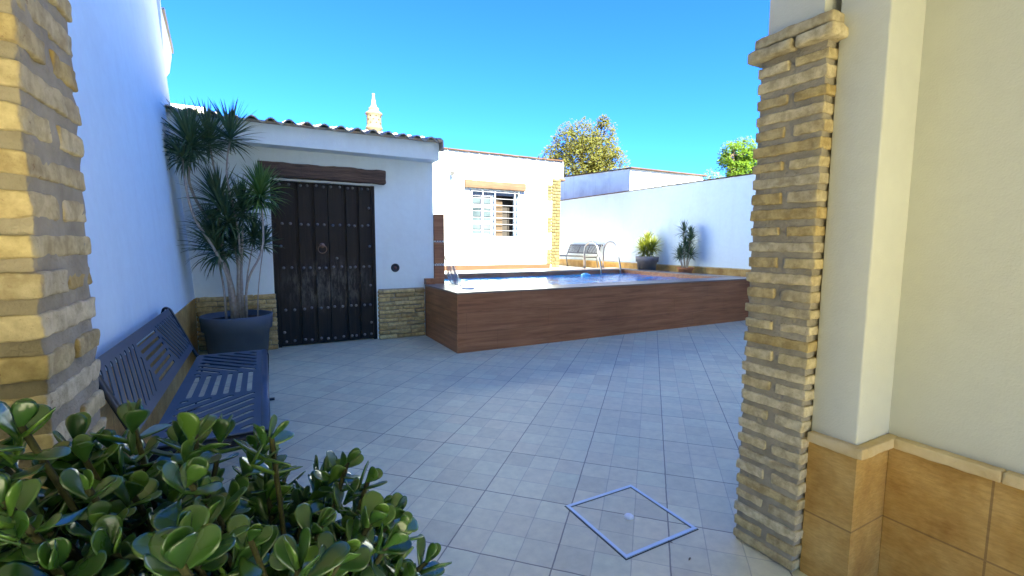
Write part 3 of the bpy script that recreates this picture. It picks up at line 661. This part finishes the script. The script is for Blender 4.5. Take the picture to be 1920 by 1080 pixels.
o = MB(); o.lathe([(.024, .001), (.024, .007), (.018, .013), (.001, .015)], 20, (1.543, 1.617, 0)); o.build('lifting_cap', M['whitepaint'], mh, True)
for lpx, lpy, rz in ((1293, 1049, .4), (1257, 1017, 2.1)):
    c = at(lpx, lpy, 2, 0); q = MB(); ca, sa = math.cos(rz), math.sin(rz)
    ring = [(-.012, 0, .001), (-.004, .004, .003), (.006, .0035, .004), (.014, 0, .002), (.006, -.0035, .0035), (-.004, -.004, .003)]
    q.v = [(c.x+a*ca-b_*sa, c.y+a*sa+b_*ca, z) for a, b_, z in ring]; q.f = [(0, 1, 5), (1, 2, 4, 5), (2, 3, 4)]
    tag(q.build('dry_leaf', M['bark'], None, False, tuple(c)), 'tiny dry leaf scrap on the tiles right of the inspection cover' if lpx > 1280 else 'tiny dry leaf scrap touching the near right edge of the inspection cover', 'leaf', 'dry leaf scraps on the tiles')
# ---------------------------------------------------------------- benches of perforated steel
def slotted(name, Lg, Wd, th, mat, parent, xf):
    "flat panel, length Lg along local x, width Wd along local y, herringbone slots"
    cv = bpy.data.curves.new(name, 'CURVE'); cv.dimensions = '2D'; cv.fill_mode = 'BOTH'; cv.extrude = th/2; cv.bevel_depth = 0
    def poly(pts):
        s = cv.splines.new('POLY'); s.points.add(len(pts)-1)
        for p, q in zip(s.points, pts): p.co = (q[0], q[1], 0, 1)
        s.use_cyclic_u = True
    r = .03; out = []
    for cx_, cy_, a0 in ((Lg/2-r, Wd/2-r, 0), (-Lg/2+r, Wd/2-r, 90), (-Lg/2+r, -Wd/2+r, 180), (Lg/2-r, -Wd/2+r, 270)):
        for k in range(5):
            a = math.radians(a0+k*22.5); out.append((cx_+r*math.cos(a), cy_+r*math.sin(a)))
    poly(out)
    def slot(ax_, ay_, bx_, by_, w_):
        d = Vector((bx_-ax_, by_-ay_)); 
        if d.length < w_*1.1: return
        a0 = math.atan2(d.y, d.x); pts = []
        d.normalize()
        for (cx_, cy_, s0) in ((bx_-d.x*w_/2, by_-d.y*w_/2, -90), (ax_+d.x*w_/2, ay_+d.y*w_/2, 90)):
            for k in range(5):
                a = a0+math.radians(s0+k*45); pts.append((cx_+w_/2*math.cos(a), cy_+w_/2*math.sin(a)))
        poly(pts)
    mg = .045; y0_, y1_ = -Wd/2+mg, Wd/2-mg; n = 6; pit = (y1_-y0_)/n; sw = pit*.46
    cwid = Lg*.13
    for k in range(n):
        yy = y0_+pit*(k+.5); slot(-cwid, yy, cwid, yy, sw)
    X0, X1 = cwid+.045, Lg/2-.05
    for sgn in (1, -1):
        c = X0-(y1_-y0_)*1.2
        step = pit*1.8
        while c < X1:
            # line x = c + (y-y0)*0.95 clipped into the rectangle
            ya, yb = y0_, y1_; sl = 1.0
            if c < X0: ya = y0_+(X0-c)/sl
            if c+(y1_-y0_)*sl > X1: yb = y0_+(X1-c)/sl
            if yb-ya > .03: slot(sgn*(c+(ya-y0_)*sl), -ya, sgn*(c+(yb-y0_)*sl), -yb, sw*1.15)
            c += step
    tmp = bpy.data.objects.new('tmp', cv); C.objects.link(tmp); dg = bpy.context.evaluated_depsgraph_get(); dg.update()
    me = bpy.data.meshes.new_from_object(tmp.evaluated_get(dg)); bpy.data.objects.remove(tmp)
    me.transform(xf); me.materials.clear(); me.materials.append(mat)
    o = bpy.data.objects.new(name, me); C.objects.link(o); o.parent = parent; ORG[o.name] = Vector(); return o
def smooth_path(pts, r, n=5):
    out = [Vector(pts[0])]
    for i in range(1, len(pts)-1):
        p = Vector(pts[i]); a = (Vector(pts[i-1])-p); b_ = (Vector(pts[i+1])-p); rr = min(r, a.length*.45, b_.length*.45)
        A = p+a.normalized()*rr; B = p+b_.normalized()*rr
        for k in range(n+1):
            t_ = k/n; out.append(A*(1-t_)**2+p*2*t_*(1-t_)+B*t_**2)
    out.append(Vector(pts[-1])); return out
def make_bench(label, paint, framem, Lg=1.9):
    "local: x = depth out from the wall (back at 0, front at +), y = length, z up"
    t = thing('metal_bench', label, 'bench', (0, 0, 0), 'slotted metal benches')
    sd = .46
    xf = Matrix.Translation((.16+sd/2, 0, .44)) @ Matrix(((0, 1, 0, 0), (1, 0, 0, 0), (0, 0, 1, 0), (0, 0, 0, 1)))
    seat = slotted('seat', Lg, sd, .006, paint, t, xf)
    lip = MB(); lip.strip(smooth_path([(.16+sd-.01, 0, .442), (.16+sd+.025, 0, .440), (.16+sd+.03, 0, .395)], .03), (0, 1, 0), Lg, .006); lip.build('front_lip', paint, t, True)
    d = Vector((-.145, 0, .34)).normalized(); ctr = Vector((.135, 0, .50))+d*.185
    xf2 = Matrix(((0, d.x, d.z, ctr.x), (1, 0, 0, 0), (0, d.z, -d.x, ctr.z), (0, 0, 0, 1)))
    slotted('backrest', Lg, .36, .006, paint, t, xf2)
    for s in (-1, 1):
        y = s*(Lg/2-.012); f = MB()
        f.strip(smooth_path([(-.052, y, .785), (-.035, y, .845), (.0, y, .825), (.135, y, .49), (.17, y, .415), (.60, y, .415), (.655, y, .415), (.64, y, .0)], .06), (0, 1, 0), .055, .014)
        f.strip(smooth_path([(.20, y, .41), (.12, y, .0)], .02), (0, 1, 0), .045, .012)
        f.box(.17, .64, y-.007, y+.007, .372, .432)
        f.box(.60, .69, y-.025, y+.025, 0, .01); f.box(.07, .16, y-.025, y+.025, 0, .01)
        f.build('side_frame', framem, t, True)
    MB().tube([(.18, -Lg/2+.02, .40), (.18, Lg/2-.02, .40)], .014, 8).build('stretcher', framem, t, True)
    return t
b1 = make_bench('large slate blue slotted bench against the white wall, behind the jade plant', M['benchpaint'], M['blackmetal'])
b1.location = (-.655, 3.42, 0)
b2 = make_bench('small grey slotted bench by the far corner, behind the pool ladder', M['benchgrey'], M['benchgrey'], 1.75)
b2.location = (8.46, 11.05, .65); b2.rotation_euler = (0, 0, PI); b2.scale = (.86, .86, .82)
# ---------------------------------------------------------------- dragon plants
def blade(mb, base, dirv, length, width, droop, tw=0.):
    d = Vector(dirv).normalized(); side = d.cross(Vector((0, 0, 1)))
    if side.length < .1: side = Vector((1, 0, 0))
    side.normalize(); side = (Matrix.Rotation(tw, 3, d) @ side)
    n = 5; p = Vector(base); n0 = len(mb.v); cur = d.copy()
    for i in range(n+1):
        t_ = i/n; w_ = width*(.55+1.6*t_ if t_ < .28 else 1.0*(1-((t_-.28)/.72)**1.6))*.5
        nr = side.cross(cur).normalized()
        mb.v += [tuple(p-side*w_+nr*w_*.35), tuple(p), tuple(p+side*w_+nr*w_*.35)]
        p = p+cur*(length/n); cur = (cur+Vector((0, 0, -droop*(.3+t_)))).normalized()
    for i in range(n):
        a = n0+i*3; mb.f += [(a, a+1, a+4, a+3), (a+1, a+2, a+5, a+4)]
def crown(mb, tip, axis, size, count, droop=.22, width=.020, upb=.25, rng=R):
    ax_ = Vector(axis).normalized()
    for k in range(count):
        t_ = k/count; a = k*2.399; el = (PI/2)*(1.0-t_*1.28)+rng.uniform(-.16, .16)      # inner upright, outer below horizontal
        d = Vector((math.cos(a)*math.cos(el), math.sin(a)*math.cos(el), math.sin(el)))
        q_ = Vector((0, 0, 1)).rotation_difference(ax_); d = q_ @ d
        base = Vector(tip)+ax_*(-.10*t_*size/.35)
        blade(mb, base, d, size*(.72+.28*math.sin(PI*min(1, t_+.15)))*rng.uniform(.8, 1.12), width*rng.uniform(.75, 1.15), droop*rng.uniform(.4, 1.5)*(.35+t_), rng.uniform(-.5, .5))
def pot(mb, c, r, h, rb, band=.16, t=.012):
    mb.lathe([(.001, .012), (rb*.92, .012), (rb, .0), (rb+(r-rb)*.5, h-band), (r*.965, h-band), (r, h-.012), (r-.004, h), (r-t*1.6, h), (r-t*2, h-.02), (r*.86, h-.07)], 48, c)
pc = Vector((-.285, 5.93, 0))
dp = thing('dragon_plant', 'tall multi-stemmed dragon plant in a big slate pot left of the plank door', 'potted plant', tuple(pc), 'potted plants in the courtyard')
q = MB(); pot(q, pc, .355, .545, .28); q.build('pot', M['potplastic'], dp, True)
q = MB(); q.disc(.318, .485, 40, pc); q.build('soil', M['soil'], dp)
def P2(px, py, dy=0): return at(px, py, 1, 5.93+dy)
canes = [
 ([(424, 588), (420, 540), (412, 500), (403, 470)], 0, .016), ([(440, 588), (434, 540), (420, 500), (395, 455), (363, 410), (350, 360), (342, 300), (341, 285)], -.12, .021),
 ([(446, 590), (438, 545), (425, 500), (412, 450), (385, 405), (364, 370), (352, 335), (357, 305), (356, 280)], .05, .023),
 ([(453, 588), (450, 520), (436, 440), (415, 370), (400, 310), (393, 270)], .12, .018), ([(450, 592), (447, 520), (450, 450), (438, 390), (424, 330), (427, 285), (433, 258)], -.05, .017),
 ([(462, 588), (461, 545), (468, 515), (487, 483), (494, 455), (493, 410), (488, 378)], -.14, .018), ([(482, 584), (484, 545), (489, 500), (493, 468)], .1, .009),
 ([(455, 590), (452, 500), (455, 440), (455, 400)], 0, .020), ([(436, 590), (428, 520), (410, 440), (408, 380)], .03, .024), ([(458, 586), (463, 520), (470, 480), (476, 450)], .14, .012), ([(444, 588), (446, 500), (440, 460)], .05, .015)]
for pts, dy, r in canes:
    P_ = [P2(px_, py_, dy*min(1, i/2)) for i, (px_, py_) in enumerate(pts)]; P_[0].z = .46; P_[0] = Vector((P_[0].x, P_[0].y, .46))
    sm = smooth_path(P_, .2, 4); nn = len(sm); q = MB(); q.tube(sm, [r*.62*(1.2-.35*i/nn)*(1+.06*math.sin(i*2.1)) for i in range(nn)], 9); q.build('cane', M['cane'], dp, True)
crowns = [(355, 262, 0, .38, 95, (-.15, 0, 1), .25), (338, 290, -.12, .27, 40, (-.4, 0, .6), .5), (392, 256, .12, .36, 60, (.02, 0, 1), .10), (433, 250, -.05, .35, 60, (.12, 0, 1), .10),
 (408, 372, .03, .38, 90, (-.25, -.1, 1), .15), (488, 360, -.14, .33, 110, (.05, -.2, 1), .30), (455, 388, 0, .34, 80, (.1, -.1, 1), .18), (404, 462, 0, .38, 80, (-.35, -.1, 1), .34),
 (494, 452, .1, .22, 45, (.1, 0, 1), .15), (440, 455, .05, .30, 70, (0, -.1, 1), .2), (424, 405, -.1, .34, 70, (-.15, -.2, 1), .2), (476, 440, .14, .26, 50, (.2, 0, 1), .2), (398, 430, .1, .3, 50, (-.3, 0, 1), .25)]
for i, (px_, py_, dy, sz, cnt, ax_, dr_) in enumerate(crowns):
    q = MB(); crown(q, P2(px_, py_, dy), ax_, sz*1.16, int(cnt*1.6), dr_*1.35, .025); q.build('leaf_crown', M['blade_light'] if i == 5 else M['blade'], dp)
# yellowish one by the far wall
c = Vector((8.2, 8.26, .65)); yp = thing('dragon_plant', 'bushy yellow-green dragon plant in a wide pale pot by the far wall', 'potted plant', tuple(c), 'potted plants in the courtyard')
q = MB(); pot(q, c, .275, .405, .20, .13); q.build('pot', M['pot_pale'], yp, True)
q = MB(); q.disc(.24, .65+.35, 32, c); q.build('soil', M['soil'], yp)
for k, (dx, dy, hh, sz) in enumerate([(-.05, -.03, .32, .30), (.08, .06, .40, .28), (.0, -.12, .22, .30), (-.06, .12, .26, .28), (.10, -.10, .30, .26), (-.10, .02, .20, .28), (.02, .03, .46, .24)]):
    b_ = c+Vector((dx*.6, dy*.6, .33)); tp = c+Vector((dx, dy, .35+hh)); q = MB(); q.tube([b_, (b_+tp)/2+Vector((.01, 0, 0)), tp], .012, 7); q.build('cane', M['cane'], yp, True)
    q = MB(); crown(q, tp, (dx*2, dy*2, 1), sz*1.2, 60, .25, .028); q.build('leaf_crown', M['blade_yellow'], yp)
# slender one in terracotta
c = Vector((8.27, 7.16, .65)); tp_ = thing('dragon_plant', 'slender dark green dragon plant in a low terracotta pot, right of the pale pot', 'potted plant', tuple(c), 'potted plants in the courtyard')
q = MB(); pot(q, c, .175, .195, .13, .05); q.build('pot', M['pot_terra'], tp_, True)
q = MB(); q.disc(.15, .65+.15, 24, c); q.build('soil', M['soil'], tp_)
for k, (dx, dy, hh, sz) in enumerate([(-.02, .06, .86, .25), (.02, -.10, .66, .22), (-.05, .10, .38, .24), (.03, -.03, .42, .26), (.0, -.14, .34, .22), (.02, -.08, .80, .18), (0, .18, .30, .2), (0, .02, .56, .2)]):
    b_ = c+Vector((dx*.5, dy*.35, .13)); tp = c+Vector((dx, dy, .15+hh)); q = MB(); q.tube([b_, (b_+tp)/2+Vector((.0, .01, 0)), tp], .010, 7); q.build('cane', M['cane'], tp_, True)
    q = MB(); crown(q, tp, (dx*1, dy*1, 1), sz*1.2, 60, .22, .022); q.build('leaf_crown', M['blade'], tp_)
# ---------------------------------------------------------------- jade plant in the foreground
def jade_leaf(mb, base, d, nrm, Lf, Wf, th, curl):
    d = Vector(d).normalized(); n_ = Vector(nrm); n_ = (n_-d*n_.dot(d)).normalized(); s = d.cross(n_)
    prof = [(0, .10), (.12, .20), (.30, .48), (.50, .80), (.68, .98), (.82, .94), (.92, .72), (.98, .38)]; n0 = len(mb.v); seg = 8
    for t_, w_ in prof:
        c_ = Vector(base)+d*(Lf*t_)+n_*(curl*Lf*t_*t_)
        tt_ = th*(.9-.45*t_)*(1 if t_ < .9 else .6)
        for k in range(seg):
            a = 2*PI*k/seg; ca, sa = math.cos(a), math.sin(a)
            mb.v.append(tuple(c_+s*(ca*Wf*w_*.5)+n_*(sa*tt_*.5+abs(ca)**2*Wf*w_*.10)))
    for i in range(len(prof)-1):
        for k in range(seg):
            k2 = (k+1) % seg; mb.f.append((n0+i*seg+k, n0+i*seg+k2, n0+(i+1)*seg+k2, n0+(i+1)*seg+k))
    mb.v.append(tuple(Vector(base)+d*Lf+n_*(curl*Lf))); e = len(mb.v)-1; l0 = n0+(len(prof)-1)*seg
    for k in range(seg): mb.f.append((l0+k, l0+(k+1) % seg, e))
jc = Vector((-.17, .66, 0))
jp = thing('jade_plant', 'large bushy jade plant with thick glossy leaves filling the lower left foreground', 'potted plant', tuple(jc))
q = MB(); pot(q, jc, .20, .42, .15, .09); q.build('pot', M['pot_pale'], jp, True)
q = MB(); q.disc(.18, .37, 32, jc); q.build('soil', M['soil'], jp)
rj = random.Random(21); st = MB(); lf = MB()
tips = []
CC = Vector((-.175, .70, .81)); RX, RY, RZ = .39, .28, .305
trunk_top = Vector((-.17, .66, .62))
st.tube([jc+Vector((0, 0, .35)), jc+Vector((.01, .0, .5)), trunk_top], [.032, .027, .024], 9)
mains = []
for k in range(9):
    a = 2*PI*k/9+rj.uniform(-.2, .2); el = rj.uniform(.15, 1.1)
    d = Vector((math.cos(a)*math.cos(el)*RX, math.sin(a)*math.cos(el)*RY, math.sin(el)*RZ)); m_ = trunk_top+d*.62+Vector((0, 0, .02))
    st.tube(smooth_path([trunk_top-Vector((0, 0, .1)), trunk_top+d*.3+Vector((0, 0, -.02)), m_], .1, 3), .013, 7); mains.append(m_)
def rosette(p, ax_, sc, n_pairs, spread):
    ax_ = ax_.normalized(); rot = rj.uniform(0, PI); o1 = ax_.orthogonal().normalized()
    for i in range(n_pairs):
        ang = rot+i*PI/2+rj.uniform(-.25, .25); open_ = spread*(i+.5)/n_pairs+rj.uniform(-.1, .15); Lf = sc*(.62+.42*min(1, (i+1)/3))*rj.uniform(.85, 1.15)
        for sgn in (0, PI):
            rd = Matrix.Rotation(ang+sgn, 3, ax_) @ o1; d = (ax_*math.cos(open_)+rd*math.sin(open_)+Vector((0, 0, rj.uniform(-.05, .12)))).normalized()
            nrm = (ax_*math.sin(open_)-rd*math.cos(open_))
            jade_leaf(lf, p-ax_*(.006+.011*i), d, nrm, Lf, Lf*rj.uniform(.50, .68), Lf*rj.uniform(.13, .19), rj.uniform(-.05, .16))
npt = 0; tries = 0
while npt < 330 and tries < 40000:
    tries += 1
    a = rj.uniform(0, 2*PI); el = math.asin(rj.uniform(-.55, 1)); rr = rj.uniform(.72, 1.0) if npt < 230 else rj.uniform(.4, .75)
    d = Vector((math.cos(a)*math.cos(el), math.sin(a)*math.cos(el), math.sin(el)))
    bumpy = 1+.10*noise.noise(d*2.3+Vector((3, 1, 4)))
    p = CC+Vector((d.x*RX, d.y*RY, d.z*RZ))*rr*bumpy
    p.z += .10*max(0, -(p.x+.12)/.4)
    if (p-CAM).length < .36: continue
    if p.x < -.29 and p.y > .95: continue
    if any((p-t_).length < .034 for t_ in tips): continue
    tips.append(p); npt += 1
    m_ = min(mains, key=lambda q_: (q_-p).length); mid = (m_+p)/2+Vector((rj.uniform(-.02, .02), rj.uniform(-.02, .02), -.02))
    st.tube(smooth_path([m_, mid, p], .05, 2), .0036, 6)
    for q_ in (.55, .75):
        pp = mid.lerp(p, q_) if q_ > .6 else m_.lerp(mid, .8); rosette(pp, (p-m_)+Vector((rj.uniform(-.1, .1), rj.uniform(-.1, .1), .05)), rj.uniform(.036, .052), 1, 2.6)
    ax_ = (d*.9+Vector((0, 0, .45))+Vector((rj.uniform(-.5, .5), rj.uniform(-.5, .5), rj.uniform(-.35, .35)))).normalized()
    rosette(p, ax_, rj.uniform(.038, .054), rj.choice((3, 3, 4)), rj.uniform(1.3, 2.0))
    if rj.random() < .8:
        rosette(p-ax_*.04, (ax_+Vector((rj.uniform(-.6, .6), rj.uniform(-.6, .6), .1))), rj.uniform(.045, .058), 2, 1.5)
for q_ in ((-.20, .47, .99), (-.10, .42, 1.0), (-.17, .43, .95), (-.02, .44, .96), (-.28, .56, 1.08), (-.08, .50, 1.05), (.02, .52, 1.0), (-.24, .50, .92)):
    p = Vector(q_); m_ = min(mains, key=lambda w_: (w_-p).length); st.tube(smooth_path([m_, (m_+p)/2+Vector((0, 0, -.03)), p], .05, 2), .004, 6)
    rosette(p, Vector((rj.uniform(-.4, .4), rj.uniform(-.5, .2), 1)), rj.uniform(.048, .060), 3, 1.5); rosette(p-Vector((0, 0, .035)), Vector((rj.uniform(-.4, .4), rj.uniform(-.4, .4), 1)), .055, 1, 2.6)
st.build('stems', M['jadestem'], jp, True); lf.build('foliage', M['jade'], jp, True)
# ---------------------------------------------------------------- trees beyond the walls
def tree(name, label, c, blobs, base_z, mat, seed, leaf=.12, n=5200, tr=.25):
    rg = random.Random(seed); t = thing(name, label, 'tree', (c[0], c[1], 0), 'trees beyond the courtyard walls')
    tk = MB(); top = Vector((c[0], c[1], base_z)); tk.tube([(c[0], c[1], -.1), (c[0]+.1, c[1], base_z*.5), top], [tr, tr*.8, tr*.6], 9)
    cr = MB(); tot = sum(b_[3]**2 for b_ in blobs)
    for bx_, by_, bz_, br_ in blobs:
        B = Vector((bx_, by_, bz_)); tk.tube([top, (top+B)/2+Vector((0, 0, -.1)), B], [tr*.5, tr*.3, tr*.08], 6)
        for k in range(14):
            dd = Vector((rg.gauss(0, 1), rg.gauss(0, 1), rg.gauss(.2, 1))).normalized(); tk.tube([B, B+dd*br_*.5, B+dd*br_*.85+Vector((0, 0, .1))], [tr*.1, tr*.06, tr*.02], 4)
        for k in range(int(n*br_*br_/tot)):
            d = Vector((rg.gauss(0, 1), rg.gauss(0, 1), rg.gauss(0, 1))).normalized(); r_ = br_*(rg.uniform(.35, 1)**.6)*(1+.32*noise.noise(d*2.2+B))
            p = B+d*r_
            if noise.noise(p*1.5) < -.30: continue
            a = Vector((rg.gauss(0, 1), rg.gauss(0, 1), rg.gauss(0, 1))).normalized(); b_2 = a.orthogonal().normalized(); s_ = leaf*rg.uniform(.6, 1.3)
            cr.quad(p-a*s_*.5, p+b_2*s_*.28, p+a*s_*.5, p-b_2*s_*.28)
    tk.build('trunk', M['bark'], t, True); cr.build('crown', mat, t); return t
tree('tree', 'tall golden-olive leafy tree between the white house and the grey-sided building', (18.3, 24),
     [(16.9, 24, 7.4, 1.25), (17.9, 24, 8.0, 1.2), (17.6, 23.6, 6.6, 1.5), (19.7, 24, 8.5, .85), (19.9, 24.2, 7.4, 1.15), (20.2, 24, 6.3, 1.4), (18.8, 23.7, 7.0, 1.35), (19.6, 24, 9.2, .45), (15.7, 24.2, 6.6, .7), (16.6, 24, 5.6, 1.3), (19, 24, 5.4, 1.6)], 4.2, M['crown_gold'], 3, .17, 26000)
tree('tree', 'low sparse tree top just right of the golden-olive tree', (22.2, 24.5), [(21.9, 24.5, 6.1, .6), (22.8, 24.6, 5.9, .55), (21.4, 24.5, 5.5, .8), (22.4, 24.5, 5.3, .8)], 4, M['crown_gold'], 4, .13, 1500)
tree('tree', 'round bright green tree beside the brick pillar, over the wall', (25, 18), [(24.4, 18, 6.6, .85), (25.3, 18, 6.9, .85), (24.6, 18, 5.9, .95), (25.6, 18, 6.0, 1.0), (26.2, 17.8, 6.4, .9), (23.9, 18, 6.3, .5), (25.2, 18, 5.2, 1)], 4.2, M['crown_green'], 5, .14, 15000)
tree('tree', 'small dark green bush top left of the round bright green tree', (22.6, 18), [(22.5, 18, 5.1, .5), (23.1, 18, 5.0, .5), (22.0, 18, 4.7, .5)], 3.8, M['blade_light'], 6, .10, 1500, .15)
# ---------------------------------------------------------------- light
EL, AZ = 42.0, 1.0
sd = Vector((math.sin(math.radians(AZ))*math.cos(math.radians(EL)), -math.cos(math.radians(AZ))*math.cos(math.radians(EL)), math.sin(math.radians(EL))))
sl = bpy.data.lights.new('sun', 'SUN'); sl.energy = 5.0; sl.angle = math.radians(.5); sl.color = (1, .97, .83)
so_ = bpy.data.objects.new('sun', sl); C.objects.link(so_); so_.rotation_euler = sd.to_track_quat('Z', 'Y').to_euler()
wd = bpy.data.worlds.new('World'); bpy.context.scene.world = wd; wd.use_nodes = True; nt = wd.node_tree
sky = nt.nodes.new('ShaderNodeTexSky'); sky.sky_type = 'NISHITA'; sky.sun_disc = False; sky.sun_elevation = math.radians(EL); sky.sun_rotation = math.radians(180-AZ)
sky.air_density = 1.0; sky.dust_density = 0.0; sky.ozone_density = 2.0
bg = nt.nodes['Background']; bg.inputs[1].default_value = .05; gm = nt.nodes.new('ShaderNodeGamma'); gm.inputs[1].default_value = 1.1; nt.links.new(sky.outputs[0], gm.inputs[0]); nt.links.new(mixc(nt, 1.0, gm.outputs[0], (.122, .405, .98), 'MULTIPLY'), bg.inputs[0])
sc = bpy.context.scene; sc.view_settings.view_transform = 'Standard'; sc.view_settings.look = 'None'; sc.view_settings.exposure = 3.35; sc.view_settings.gamma = 1
sc.view_settings.use_curve_mapping = False
sc.cycles.max_bounces = 10; sc.cycles.diffuse_bounces = 5; sc.cycles.transparent_max_bounces = 12
